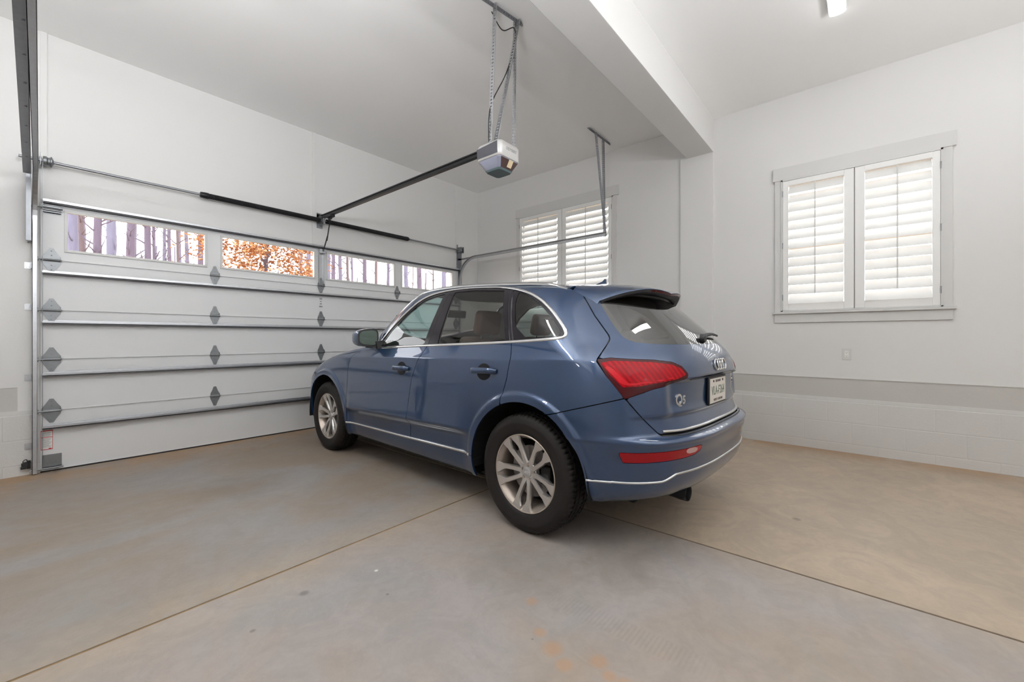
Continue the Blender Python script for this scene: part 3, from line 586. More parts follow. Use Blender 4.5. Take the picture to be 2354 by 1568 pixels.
fixture(3.20, 4.44, .178, 'flush white strip light on the ceiling nearest the shuttered window')
fixture(-.32, .90, 2.45, 'suspended tube light over the front of the car bay', .62)
fixture(.6, 1.82, -.75, 'added unseen tube light right behind the camera', 1.35, True)  # this and the rest: unseen uplights added to brighten the ceiling
fixture(-.25, .97, 1.12, 'added unseen tube light between the camera and the car bay', 1.42, True)
fixture(-2.6, -1.38, 2.45, 'added unseen tube light in the far left bay', 1.35, True)
fixture(.2, 1.42, -2.2, 'added unseen tube light near the back wall', 1.35, True)
fixture(2.4, 3.6, -2.2, 'added unseen tube light near the back right corner', 1.35, True)
# ------------------------------------------------------------------ outside: ground and winter woods
M['ground'] = mat('leaf_litter', (.30, .21, .13), .9, noise=(3, .4))
mb = MB(); mb.box((-60, YD + .14, -.30), (90, 95, -.10)); mb.box((XW + .3, -60, -.30), (90, YD + .14, -.10)); struct(mb.build('ground', M['ground']))
bark = [mat('bark_%s' % n, c, .85, noise=(5, .35)) for n, c in (('lavender', (.155, .135, .185)), ('mauve', (.14, .11, .15)), ('blue', (.175, .165, .23)), ('brown', (.14, .10, .105)))]
for m_ in bark:      # bark runs in vertical plates
    nt = m_.node_tree; tc = [n for n in nt.nodes if n.type == 'TEX_COORD'][0]; no = [n for n in nt.nodes if n.type == 'TEX_NOISE'][0]
    mp = nt.nodes.new('ShaderNodeMapping'); mp.inputs['Scale'].default_value = (9, 9, 1.1); nt.links.new(tc.outputs['Object'], mp.inputs[0]); nt.links.new(mp.outputs[0], no.inputs['Vector']); no.inputs['Scale'].default_value = 1.6; no.inputs['Roughness'].default_value = .7
M['leaf'] = mat('orange_leaves', (.42, .17, .065), .7, noise=(6, .35)); M['leaf2'] = mat('tan_leaves', (.50, .28, .13), .7, noise=(6, .3))
def tree_mesh(mb, d, h, rnd, nb=9):
    P = [Vector((0, 0, -.3))]; lean = Vector((rnd.uniform(-.022, .022), rnd.uniform(-.022, .022), 0))
    for k in range(1, 8): P.append(Vector((lean.x * k * h / 7 + rnd.uniform(-.04, .04), lean.y * k * h / 7, h * k / 7)))
    mb.tube(P, [d / 2 * (1 - .55 * k / 7) for k in range(8)], 10)
    for b in range(nb):
        z = rnd.uniform(1.8, h * .62); a = rnd.uniform(0, 6.283); L = rnd.uniform(.4, .75); o = Vector((lean.x * z, lean.y * z, z)); r = rnd.uniform(.012, .032)
        q = [o]; dr = Vector((math.cos(a), math.sin(a), rnd.uniform(.3, 1.1))).normalized()
        for k in range(4):
            dr = (dr + Vector((rnd.uniform(-.35, .35), rnd.uniform(-.35, .35), rnd.uniform(-.1, .3)))).normalized(); q.append(q[-1] + dr * L / 4)
        mb.tube(q, [r, r * .8, r * .6, r * .4, r * .2], 5)
        mb.tube([q[2], q[2] + Vector((dr.y, -dr.x, .5)) * L * .3], [r * .5, r * .15], 4)
ORD = 'first second third fourth fifth sixth seventh eighth ninth tenth eleventh twelfth thirteenth fourteenth'.split()
def put_tree(i, X, Y, d, b, nb, label, grp):
    rnd = random.Random(100 + i); t = tag(empty('tree', (X, Y, -.1)), label, 'tree', grp)
    mb = MB(); tree_mesh(mb, d, rnd.uniform(9, 13), rnd, nb); mb.v = [(v[0] + X, v[1] + Y, v[2]) for v in mb.v]; mb.build('trunk', bark[b], t, smooth=True); return t
# (bearing as x/y from the door, width of trunk, bark) for what shows through each door lite, left to right
WOODS = [('leftmost', [(.0558, .50, 2), (.0689, .26, 3), (.0839, .36, 1), (.1039, .42, 2), (.1241, .36, 1), (.1333, .22, 0), (.1446, .30, 1), (.1598, .16, 1), (.1729, .18, 0), (.1812, .22, 1), (.1962, .14, 3), (.2116, .22, 0), (.2261, .28, 1)]),
         ('second', [(.4196, .22, 0), (.4434, .34, 2)]), ('third', [(.4863, .28, 2), (.4994, .22, 1), (.5207, .28, 0), (.5368, .20, 3), (.5509, .15, 0), (.5875, .32, 1), (.6142, .24, 3), (.6501, .26, 0)]), ('rightmost', [(.717, .40, 2), (.7321, .08, 3), (.763, .44, 1), (.8083, .12, 3), (.851, .50, 2)])]
BK = ['lavender', 'mauve', 'bluish', 'brown']; placed = []
k = 0
for lite, row in WOODS:
    for j, (px_, d, b) in enumerate(row):
        best = None
        for Y in (15.5, 20.5, 17.8, 23.2, 14.0, 26.0, 29.0, 32.0, 35.0):
            X = px_ * Y
            if all(abs(X - x) > 1.15 + d * .5 or abs(Y - y) > 1.15 + d * .5 for x, y in placed): best = (X, Y); break
        X, Y = best or (X, Y); placed.append((X, Y))
        put_tree(k, X, Y, d * Y / 26., b, 26, '%s bare %s trunk from the left through the %s door lite' % (ORD[j], BK[b], lite), 'bare trees beyond the garage door'); k += 1
rnd = random.Random(77)
for j in range(34):
    ra = rnd.choice([rnd.uniform(.05, .235), rnd.uniform(.485, .87)]); Y = 38 + j * 1.3
    put_tree(200 + j, ra * Y, Y, rnd.uniform(.22, .42), rnd.choice((0, 1, 2, 3)), 10, 'thin distant trunk in the hazy winter woods outside', 'distant trees beyond the garage door')
# beech that keeps its orange leaves
bt = put_tree(90, 3.80, 11.0, .11, 2, 14, 'grey trunked beech still holding orange leaves outside the garage door', None)
rnd = random.Random(9); mb = MB(); mb2 = MB()
for c in range(150):
    a = rnd.uniform(0, 6.283); rr = 1.35 * math.sqrt(rnd.random()); o = Vector((3.80 + rr * math.cos(a) * 1.0, 11 + rr * math.sin(a) * .8, rnd.uniform(2.0, 4.6)))
    for k in range(80):
        p = o + Vector((rnd.gauss(0, .20), rnd.gauss(0, .20), rnd.gauss(0, .09))); u = Vector((rnd.gauss(0, 1), rnd.gauss(0, 1), rnd.gauss(0, .6))).normalized(); w = u.cross(Vector((rnd.gauss(0, 1), rnd.gauss(0, 1), rnd.gauss(0, 1)))).normalized(); s = rnd.uniform(.030, .062)
        (mb if k % 3 else mb2).add([p - u * s, p + w * s * .5, p + u * s, p - w * s * .5], [(0, 1, 2, 3)])
fo = mb.build('foliage', M['leaf'], bt); fo['kind'] = 'stuff'; fo2 = mb2.build('pale_foliage', M['leaf2'], bt); fo2['kind'] = 'stuff'
# ------------------------------------------------------------------ the car: x = rearwards from the front axle, y = to its right, z = up
HEAD = 1.52730357
car = tag(empty('car', (3.05068, 4.38423, 0), HEAD + math.pi), 'dark blue metallic suv parked nose to the garage door, seen from its left rear', 'car')
ORI[car.name] = (0, 0, 0)
def paint_material():
    m, nt, b = _new('dark_blue_car_paint'); N, L = nt.nodes.new, nt.links.new
    b.inputs['Base Color'].default_value = (.03, .05, .09, 1); b.inputs['Metallic'].default_value = .45; b.inputs['Roughness'].default_value = .30
    b.inputs['Specular IOR Level'].default_value = .5; b.inputs['Coat Weight'].default_value = 1.; b.inputs['Coat Roughness'].default_value = .012; b.inputs['Coat IOR'].default_value = 1.62
    tc = N('ShaderNodeTexCoord'); n = N('ShaderNodeTexNoise'); n.inputs['Scale'].default_value = 900; L(tc.outputs['Object'], n.inputs['Vector'])
    mx = N('ShaderNodeMixRGB'); mx.inputs[1].default_value = (.008, .033, .092, 1); mx.inputs[2].default_value = (.012, .045, .120, 1); L(n.outputs['Fac'], mx.inputs[0]); L(mx.outputs[0], b.inputs['Base Color'])
    return m
M['paint'] = paint_material()
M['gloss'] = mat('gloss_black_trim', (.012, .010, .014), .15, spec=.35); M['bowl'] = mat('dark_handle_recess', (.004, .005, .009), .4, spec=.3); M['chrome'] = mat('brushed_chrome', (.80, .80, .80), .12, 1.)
M['satin'] = mat('satin_silver', (.62, .62, .62), .28, 1.)
M['g_front'] = pane_mat('tinted_front_glass', (.66, .90, .88), .03); M['redr'] = mat('reflector_red', (.28, .003, .008), .2, spec=.35); M['g_wind'] = pane_mat('windshield_glass', (.82, .92, .90), .02); M['g_rear'] = pane_mat('privacy_glass', (.34, .31, .295), .0); M['g_back'] = pane_mat('privacy_back_glass', (.16, .16, .15), .13)
M['lining'] = mat('dark_cabin_lining', (.035, .032, .03), .8); M['head'] = mat('headliner', (.45, .42, .38), .85); M['leather'] = mat('tan_leather', (.55, .36, .25), .5, bump=(60, .1)); M['leatherb'] = mat('beige_leather', (.50, .42, .34), .5)
M['tyre'] = mat('tyre_rubber', (.014, .0115, .0105), .6, spec=.3, noise=(14, .25)); M['alloy'] = mat('silver_alloy', (.60, .575, .55), .30, .85); M['alloyd'] = mat('dusty_alloy_barrel', (.50, .43, .37), .42, .7, noise=(12, .2))
M['disc'] = mat('brake_steel', (.28, .26, .25), .4, .9); M['arch'] = mat('arch_liner', (.008, .008, .008), .9)
M['redl'] = mat('red_lamp_lens', (.33, .002, .008), .12, spec=.3, coat=.12, emit=(.9, .0, .0), es=.0); M['redd'] = mat('dark_red_lamp_lens', (.05, .002, .004), .15, spec=.3, coat=.1); M['redb'] = mat('bright_red_lamp_band', (.50, .005, .012), .12, spec=.3, coat=.12)
def lamp_mat(name, c1, c2):
    m, nt, b = _new(name); N, L = nt.nodes.new, nt.links.new; tc = N('ShaderNodeTexCoord')
    w = N('ShaderNodeTexWave'); w.wave_type = 'BANDS'; w.bands_direction = 'DIAGONAL'; w.inputs['Scale'].default_value = 14.; w.inputs['Distortion'].default_value = 1.5; w.inputs['Detail'].default_value = 2.; L(tc.outputs['Object'], w.inputs['Vector'])
    n = N('ShaderNodeTexNoise'); n.inputs['Scale'].default_value = 16.; L(tc.outputs['Object'], n.inputs['Vector'])
    q = N('ShaderNodeMath'); q.operation = 'MULTIPLY'; L(w.outputs['Fac'], q.inputs[0]); L(n.outputs['Fac'], q.inputs[1])
    r = N('ShaderNodeMapRange'); L(q.outputs[0], r.inputs[0]); r.inputs[1].default_value = .1; r.inputs[2].default_value = .5
    x = N('ShaderNodeMixRGB'); x.inputs[1].default_value = (*c1, 1); x.inputs[2].default_value = (*c2, 1); L(r.outputs[0], x.inputs[0]); L(x.outputs[0], b.inputs['Base Color'])
    b.inputs['Roughness'].default_value = .10; b.inputs['Specular IOR Level'].default_value = .18; return m
M['redl'] = lamp_mat('red_lamp_lens', (.24, .001, .005), (.40, .002, .008))
M['rev'] = mat('clear_reversing_lens', (.50, .30, .28), .15, coat=.3); M['mirg'] = mat('mirror_glass', (.13, .17, .155), .03, 1.); M['plate'] = mat('number_plate', (.72, .68, .62), .45)
M['platei'] = mat('number_plate_print', (.16, .20, .16), .5); M['exh'] = mat('sooty_exhaust_steel', (.02, .02, .02), .4, .6)

def sstep(a, b, x):
    t = np.clip((x - a) / (b - a), 0, 1); return t * t * (3 - 2 * t)
# car body surface: s = metres behind the front axle, l = metres to the side, z = height
#        zF    sF     zS    W     zR    sR    aF   pF  qF   aR   pR  qR
LEV = np.array([
 [0.22,-0.70, 0.20, 0.80, 0.27, 3.46, .55,2.2,3.0, .50,2.2,3.0],
 [0.23,-0.80, 0.215,0.86, 0.29, 3.57, .55,2.2,3.0, .50,2.2,3.0],
 [0.30,-0.855,0.27, 0.905,0.35, 3.675,.58,2.2,3.0, .50,2.2,3.0],
 [0.40,-0.875,0.35, 0.925,0.43, 3.705, .60,2.2,3.0, .50,2.2,3.1],
 [0.50,-0.88, 0.45, 0.93, 0.51, 3.71, .60,2.2,3.0, .50,2.2,3.2],
 [0.59,-0.88, 0.56, 0.935,0.60, 3.715, .60,2.2,3.0, .48,2.2,3.2],
 [0.67,-0.875,0.67, 0.937,0.67, 3.70, .60,2.2,3.0, .47,2.2,3.2],
 [0.74,-0.86, 0.78, 0.938,0.75, 3.675,.60,2.2,3.0, .46,2.2,3.2],
 [0.80,-0.84, 0.88, 0.935,0.85, 3.675,.60,2.2,3.0, .46,2.2,3.2],
 [0.855,-0.79,0.97, 0.928,0.95, 3.683,.62,2.2,2.9, .47,2.2,3.2],
 [0.91,-0.68, 1.05, 0.915,1.04, 3.68,.65,2.1,2.8, .50,2.1,3.0],
 [0.97,-0.42, 1.11, 0.897,1.12, 3.65, .70,2.1,2.7, .58,2.0,2.8],
 [1.05, 0.12, 1.16, 0.878,1.185,3.60, .70,2.0,2.7, .66,2.0,2.7],
 [1.11, 0.43, 1.22, 0.860,1.25, 3.54, .60,2.0,3.0, .68,2.0,2.6],
 [1.20, 0.54, 1.29, 0.833,1.32, 3.46, .52,2.0,3.4, .68,2.0,2.6],
 [1.30, 0.65, 1.37, 0.798,1.39, 3.385,.48,2.0,3.5, .66,2.0,2.6],
 [1.40, 0.76, 1.45, 0.760,1.45, 3.315,.48,2.0,3.5, .64,2.0,2.6],
 [1.49, 0.86,  1.52, 0.728,1.495,3.25, .48,2.0,3.4, .62,2.0,2.5],
 [1.565,0.96, 1.578,0.695,1.525,3.20, .48,2.0,3.2, .58,2.0,2.6],
 [1.607,1.06, 1.618,0.655,1.55, 3.15, .48,2.0,3.0, .54,2.0,2.6],
 [1.632,1.18, 1.642,0.575,1.57, 3.09, .48,2.0,2.7, .52,2.0,2.5],
 [1.635,1.35, 1.648,0.45, 1.588,3.02, .48,2.0,2.4, .50,2.0,2.3],
 [1.648,1.48, 1.658,0.29, 1.606,2.93, .48,2.0,2.2, .50,2.0,2.1],
 [1.656,1.62, 1.664,0.13, 1.625,2.81, .46,2.0,2.0, .50,2.0,2.0],
 [1.66,1.78, 1.666,0.001,1.64, 2.66, .45,2.0,2.0, .50,2.0,2.0]])
def bspl(T, t):
    n = len(T); P = np.vstack([2 * T[0] - T[1], T, 2 * T[-1] - T[-2]])
    i = np.minimum(t.astype(int), n - 2); f = (t - i)[:, None]
    a, b, c, d = P[i], P[i + 1], P[i + 2], P[i + 3]
    return (a * (1 - f)**3 + b * (3 * f**3 - 6 * f**2 + 4) + c * (-3 * f**3 + 3 * f**2 + 3 * f + 1) + d * f**3) / 6
def body_grid(nv=190, nf=70, ns=250, nr=90):
    t = np.linspace(0, len(LEV) - 1, nv); L = bspl(LEV, t)
    zF, sF, zS, W, zR, sR, aF, pF, qF, aR, pR, qR = [c[:, None] for c in L.T]
    th = np.linspace(0, 1, 400)[None, :] * np.pi / 2
    def cap(W, a, p, q, n):
        sn = np.sin(th)**(2 / q); cs = np.cos(th)**(2 / p)
        off = a * (1 - cs); l = W * sn
        out = []
        for k in range(len(W)):
            d = np.r_[0, np.cumsum(np.hypot(np.diff(off[k]), np.diff(l[k])))]
            u = np.linspace(0, d[-1], n)
            out.append((np.interp(u, d, off[k]), np.interp(u, d, l[k])))
        o = np.array(out); return o[:, 0], o[:, 1]
    fo, fl = cap(W, aF, pF, qF, nf); ro, rl = cap(W, aR, pR, qR, nr)
    s1, s2 = sF + aF, sR - aR
    u = np.linspace(0, 1, ns + 2)[None, 1:-1]
    ss = s1 + (s2 - s1) * u
    s = np.hstack([sF + fo, ss, (sR - ro)[:, ::-1]])
    l = np.hstack([fl, np.repeat(W, ns, 1), rl[:, ::-1]])
    low = 1 - sstep(.75, 1.1, zS)
    tf = 1 - (.045 - .03 * low) * np.clip((0.9 - s) / 1.3, 0, 1.3)**2
    tr = 1 - (.055 - .035 * low) * np.clip((s - 2.3) / 1.1, 0, 1.3)**2
    l = l * tf * tr
    bl = sstep(.45, 1.4, zS)
    hF = 1 - sstep(0, 1, (s - sF - .15) / (1.25 - .3 * bl)); hR = 1 - sstep(0, 1, (sR - s - .1) / (1.0))
    top = sstep(1.30, 1.55, zS)
    hR2 = 1 - sstep(0, 1, (sR - s - .0) / (1.5)); hR = hR * (1 - top) + hR2 * top
    z = zS + (zF - zS) * hF + (zR - zS) * hR
    return s, l, z
def lerp(x, pts):
    xs, ys = zip(*pts); return np.interp(x, xs, ys)
def ridge(d, up, dn, h):   # sharp crease at d=0, fading up / down
    return h * np.where(d > 0, np.exp(-(np.abs(d) / up)**1.2), np.exp(-(np.abs(d) / dn)**1.2))
def detail(s, l, z):
    """creases, flares and the plate recess added along the normal / sideways"""
    rw = np.minimum(np.hypot(s, z - .36), np.hypot(s - 2.807, z - .36))
    side = sstep(.55, .8, l)
    fl = .014 * (1 - sstep(.500, .516, rw)) * side
    mid = sstep(.42, .60, s) * (1 - sstep(2.2, 2.38, s))
    zc = .525 + .027 * (s - .5)
    cr = ridge(z - zc, .15, .04, .026) * mid - .026 * sstep(0, .06, zc - z) * mid
    zs_ = 1.005 + .024 * s
    sh = ridge(z - zs_, .030, .07, .009) * sstep(-.3, .1, s) * (1 - sstep(3.0, 3.4, s)) * side
    dl = fl + cr + sh
    l2 = l + dl * np.sign(np.maximum(l, 0)) * sstep(.3, .6, l)
    # hatch: recess under the handle edge, lower crease, shelf above the bumper
    rear = sstep(3.3, 3.5, s) * (1 - sstep(.56, .66, l))
    rec = -.030 * sstep(.992 - .03 * l, .978 - .03 * l, z) * sstep(.70, .86, z)
    back = sstep(3.1, 3.35, s)
    shelf = .0
    bump = .028 * (1 - sstep(.668, .690, z)) * sstep(.28, .45, z) * sstep(3.25, 3.5, s)
    cr2 = .012 * np.exp(-np.maximum(z - .648, 0) / .05) * sstep(.640, .652, z) - .0 * z
    cr2 = cr2 - .022 * sstep(0, .10, .648 - z) * sstep(.20, .48, z)
    cr2 = cr2 * sstep(3.05, 3.25, s)
    low = -.02 * (1 - sstep(.775, .79, z)) * sstep(.66, .68, z) * back * (1 - sstep(.7, .85, l))
    dsr = rec * rear + bump + low
    s2 = s + dsr
    k = np.clip((s - 3.1) / .55, 0, 1)
    s2 = s2 + cr2 * k; l2 = l2 + cr2 * (1 - k) * sstep(.3, .6, l)
    return s2, l2, z
def build(nv=190, nf=70, ns=250, nr=90):
    s, l, z = body_grid(nv, nf, ns, nr)
    return detail(s, l, z)


bs, bl_, bz = build(230, 80, 330, 100)
bl_[:, 0] = 0; bl_[:, -1] = 0; bl_[-1, :] = 0
NV, NU = bs.shape
V0 = np.stack([bs, bl_, bz], -1)
dU = np.gradient(V0, axis=1); dV = np.gradient(V0, axis=0); N0 = np.cross(dU, dV); N0 /= np.linalg.norm(N0, axis=2, keepdims=True) + 1e-12
if N0[NV // 3, NU // 2, 1] < 0: N0 = -N0
N0[:, 0] = N0[:, 1] * [1, 0, 1]; N0[:, -1] = N0[:, -2] * [1, 0, 1]; N0[-1] = [0, 0, 1]
N0 /= np.linalg.norm(N0, axis=2, keepdims=True) + 1e-12
PV = V0.reshape(-1, 3); PN = N0.reshape(-1, 3)
ii, jj = np.meshgrid(np.arange(NV - 1), np.arange(NU - 1), indexing='ij')
QF = np.stack([ii * NU + jj, ii * NU + jj + 1, (ii + 1) * NU + jj + 1, (ii + 1) * NU + jj], -1).reshape(-1, 4)
S_, L_, Z_ = PV.T; Q_ = S_ - L_
def interp(x, pts): xs, ys = zip(*pts); return np.interp(x, xs, ys)
def sdpoly(x, y, poly):
    d = np.full(x.shape, 1e9); inside = np.zeros(x.shape, bool); n = len(poly)
    for i in range(n):
        (ax, ay), (bx, by) = poly[i], poly[(i + 1) % n]; ex, ey = bx - ax, by - ay
        t = np.clip(((x - ax) * ex + (y - ay) * ey) / (ex * ex + ey * ey + 1e-12), 0, 1)
        d = np.minimum(d, np.hypot(x - ax - t * ex, y - ay - t * ey))
        c = ((ay > y) != (by > y)) & (x < (bx - ax) * (y - ay) / (by - ay + 1e-12) + ax); inside ^= c
    return np.where(inside, -d, d)
def chaikin(P, n=2, closed=True):
    P = [tuple(p) for p in P]
    for _ in range(n):
        out = []; m = len(P); rng = range(m) if closed else range(m - 1)
        if not closed: out.append(P[0])
        for i in rng:
            a, b = P[i], P[(i + 1) % m]; out += [tuple(.75 * p + .25 * q for p, q in zip(a, b)), tuple(.25 * p + .75 * q for p, q in zip(a, b))]
        if not closed: out.append(P[-1])
        P = out
    return P
def clip(f, V=None, Nn=None, F=None):
    """keep the part of the shell where f < 0, cutting cells along f = 0"""
    V = PV if V is None else V; Nn = PN if Nn is None else Nn; F = QF if F is None else F
    ins = f < 0; k = ins[F].sum(1); full = F[k == F.shape[1]]; mix = F[(k > 0) & (k < F.shape[1])]
    vs = []; ns = []; cache = {}; faces = []
    used = np.unique(full); mp = -np.ones(len(V), int); mp[used] = np.arange(len(used)); vs = list(map(tuple, V[used])); ns = list(map(tuple, Nn[used]))
    faces = [tuple(q) for q in mp[full].tolist()]
    def vid(i):
        if mp[i] < 0: mp[i] = len(vs); vs.append(tuple(V[i])); ns.append(tuple(Nn[i]))
        return int(mp[i])
    for q in mix.tolist():
        out = []
        for a, b in zip(q, q[1:] + q[:1]):
            if f[a] < 0: out.append(vid(a))
            if (f[a] < 0) != (f[b] < 0):
                key = (min(a, b), max(a, b))
                if key not in cache:
                    t = f[key[0]] / (f[key[0]] - f[key[1]]); cache[key] = len(vs)
                    vs.append(tuple(V[key[0]] * (1 - t) + V[key[1]] * t)); ns.append(tuple(Nn[key[0]] * (1 - t) + Nn[key[1]] * t))
                out.append(cache[key])
        o2 = [p for n_, p in enumerate(out) if p != out[n_ - 1]]
        if len(o2) >= 3: faces.append(tuple(o2))
    return np.array(vs).reshape(-1, 3), np.array(ns).reshape(-1, 3), faces
def panel(name, f, m, parent=None, sides=(-1, 1), off=0., th=.012, join=False, cut=None):
    """a body panel: the clipped shell, moved out by off, with its edges folded in by th. sides: -1 = left (y < 0)"""
    vs, ns, fs = clip(f); obs = []; merged = MB()
    if not len(fs): print('EMPTY PANEL', name); return []
    vo = vs + ns * off; edges = {}
    for q in fs:
        for a, b in zip(q, q[1:] + q[:1]): edges[(min(a, b), max(a, b))] = edges.get((min(a, b), max(a, b)), 0) + 1
    if th > 0:
        be = [e for e, c in edges.items() if c == 1 and not (vs[e[0]][1] < 1e-6 and vs[e[1]][1] < 1e-6)]
        ids = sorted({i for e in be for i in e}); a0 = len(vo); mpa = {i: a0 + k for k, i in enumerate(ids)}; mpb = {i: a0 + len(ids) + k for k, i in enumerate(ids)}
        if ids: vo = np.vstack([vo, vo[ids], vo[ids] - ns[ids] * th])
        fs = fs + [(mpa[a], mpa[b], mpb[b], mpb[a]) for a, b in be]
    for sg in sides:
        w = vo.copy(); w[:, 1] *= sg; ff = fs if sg > 0 else [q[::-1] for q in fs]
        if join: merged.add(w.tolist(), ff)
        else: obs.append(mesh_from(name, w, ff, m, parent or car))
    if join: obs.append(mesh_from(name, np.array(merged.v), merged.f, m, parent or car, weld=True))
    return obs
def mesh_from(name, w, ff, m, parent, weld=False):
    me = bpy.data.meshes.new(name); me.from_pydata(w.tolist(), [], ff); me.update()
    if weld:
        bm = bmesh.new(); bm.from_mesh(me); seam = [v for v in bm.verts if abs(v.co.y) < 1e-5]; bmesh.ops.remove_doubles(bm, verts=seam, dist=2e-4); bm.to_mesh(me); bm.free()
    me.shade_smooth(); me.materials.append(m); ob = bpy.data.objects.new(name, me); COL.objects.link(ob); ob.parent = parent; ORI[ob.name] = (0, 0, 0); return ob

# outlines measured on the car, (s, z) on the flanks and (q = s - l, z) round the back corner
DLO = [(.965, 1.112), (1.10, 1.295), (1.294, 1.461), (1.47, 1.562), (1.65, 1.598), (1.86, 1.610), (2.10, 1.605), (2.42, 1.580), (2.648, 1.53), (2.786, 1.472), (2.895, 1.399), (2.983, 1.321), (3.050, 1.255), (3.062, 1.222), (3.035, 1.206), (2.682, 1.183), (2.314, 1.168), (1.868, 1.151), (1.386, 1.133)]
fa = lambda z: interp(z, [(.2, .485), (.37, .488), (.677, .504), (.90, .52), (1.0, .55), (1.05, .62), (1.08, .74), (1.10, .86), (1.12, .97), (1.3, 1.10)])
fb = lambda z: interp(z, [(.2, 1.55), (.372, 1.558), (.774, 1.61), (.881, 1.628), (1.024, 1.695), (1.135, 1.765), (1.57, 1.80)])
fc = lambda z: interp(z, [(.2, 2.62), (.808, 2.639), (.95, 2.679), (1.075, 2.695), (1.185, 2.665), (1.57, 2.50)])
rwf = np.hypot(S_ - .0, Z_ - .36); rwr = np.hypot(S_ - 2.807, Z_ - .36); ARCH = .453
arch = np.minimum(rwf, rwr) - ARCH
low = Z_ < .9
archc = np.where(L_ > .45, ARCH - np.minimum(rwf, rwr), -1.)          # > 0 inside the wheel openings
dlo_p = chaikin(DLO, 1); dlo = np.where(L_ > .4, sdpoly(S_, Z_, dlo_p), 1.)
dlo = np.where(S_ > 3.3, 1., dlo)
G = .0028
side = .30 - L_                                                       # < 0 on the flank
sillz = lambda s: .372 + .013 * (s - .5)
hq = lambda z: interp(z, [(.60, 2.93), (.684, 2.903), (.726, 2.837), (.80, 2.728), (.891, 2.618), (1.002, 2.505), (1.077, 2.446), (1.095, 2.456), (1.182, 2.562), (1.205, 2.582), (1.227, 2.578), (1.346, 2.50), (1.507, 2.432), (1.60, 2.36)])
hatch = np.maximum.reduce([hq(Z_) - Q_, .690 - Z_, 2.93 - S_])        # < 0 inside the tailgate
seamz = interp(S_, [(3.0, .755), (3.086, .778), (3.447, .884), (3.6, .93)])
bumper = np.maximum.reduce([Z_ - seamz, 3.0 - S_, archc, -hatch + 2 * G, interp(Q_, [(2.3, .285), (2.8, .305), (3.3, .30), (3.7, .30)]) - Z_]); bumper = np.maximum(bumper, np.where(Z_ > .69, Q_ - hq(Z_), -1.))
fbumper = np.maximum.reduce([Z_ - interp(S_, [(-.9, .70), (-.45, .70), (.3, .70)]), S_ + .20, archc, .24 - Z_])
hoodz = interp(S_, [(-.88, .78), (-.7, .86), (-.4, .935), (-.1, .985), (.3, 1.035), (.7, 1.075), (1.0, 1.10)])
cowl = .56 + .42 * np.clip(L_ / .85, 0, 1)**2
hood = np.maximum.reduce([hoodz - Z_, S_ - cowl + .02, Z_ - 1.35])
wsl = interp(Z_, [(1.05, .79), (1.12, .775), (1.35, .675), (1.58, .575), (1.66, .50)])
wshield = np.maximum.reduce([cowl + .01 - S_, L_ - wsl, Z_ - 1.615, S_ - 1.6, 1.06 - Z_])
roof = np.maximum.reduce([L_ - .585, 1.50 - Z_, S_ - 2.93 + G, -wshield + G, .9 - S_]); roof = np.where(wshield < G, 1, roof)
below = np.maximum.reduce([sillz(S_) - Z_, archc, side])
doorF = np.maximum.reduce([below, fa(Z_) - S_ + G, S_ - fb(Z_) + G, Z_ - 1.16, -dlo + .001])
doorR = np.maximum.reduce([below, fb(Z_) - S_ + G, S_ - fc(Z_) + G, Z_ - 1.21, -dlo + .001])
sill = np.maximum.reduce([Z_ - sillz(S_) + G, .250 - Z_, archc, side, .30 - S_, S_ - 2.5])
fend = np.maximum.reduce([archc, side, S_ - fa(Z_) + G, Z_ - hoodz + G, -fbumper + 2 * G, .24 - Z_, -hood + G, -.95 - S_]); fend = np.maximum(fend, np.where((Z_ < .70), -.20 + 2 * G - S_, -1))
headl = sdpoly(S_ + L_, Z_, [(-.28, .70), (.02, .72), (.48, .80), (.62, .88), (.50, .90), (.2, .84), (-.2, .80)]); headl = np.where(S_ < .2, headl, 1.)
fend = np.maximum(fend, -headl + G)
quart = np.maximum.reduce([archc, side, fc(Z_) - S_ + G, -dlo + .001, -hatch + 2 * G, np.where(S_ > 2.99, seamz - Z_ + 2 * G, -1.), L_ * 0 + np.where(Z_ > 1.5, .585 + G - L_, -1.), np.where(S_ > 3.0, Q_ - hq(Z_) + 2 * G, -1)])
quart = np.maximum(quart, 1.0 - Z_ * 0 - 2.0)
aframe = np.maximum.reduce([side, -dlo + .001, .585 + G - L_, 1.10 - Z_, -wshield + G, S_ - fc(Z_) - .0, cowl + .0 - S_]); aframe = np.maximum(aframe, -np.minimum(doorF, doorR) + G)
aframe = np.maximum(aframe, np.where(Z_ < 1.25, dlo * 0 + np.where((S_ > 1.0), 1, -1), -1))
glF = np.where(L_ > .4, sdpoly(S_, Z_, chaikin([(1.045, 1.150), (1.13, 1.275), (1.31, 1.432), (1.48, 1.530), (1.60, 1.558), (1.745, 1.575), (1.735, 1.40), (1.712, 1.146)], 0)), 1.)
glR = np.where(L_ > .4, sdpoly(S_, Z_, [(1.890, 1.163), (1.872, 1.580), (2.10, 1.578), (2.435, 1.550), (2.610, 1.193)]), 1.)
glQ = np.where(L_ > .4, sdpoly(S_, Z_, chaikin([(2.560, 1.535), (2.673, 1.503), (2.80, 1.438), (2.92, 1.345), (3.030, 1.242), (3.018, 1.222), (2.705, 1.200)], 1)), 1.)
rg = chaikin([(2.560, 1.470), (2.627, 1.305), (2.686, 1.220), (2.75, 1.190), (2.90, 1.178), (3.168, 1.174), (3.62, 1.174), (3.90, 1.174), (3.90, 1.500), (2.86, 1.500)], 1)
rglass = np.where(S_ > 2.9, sdpoly(Q_, Z_, rg), 1.)
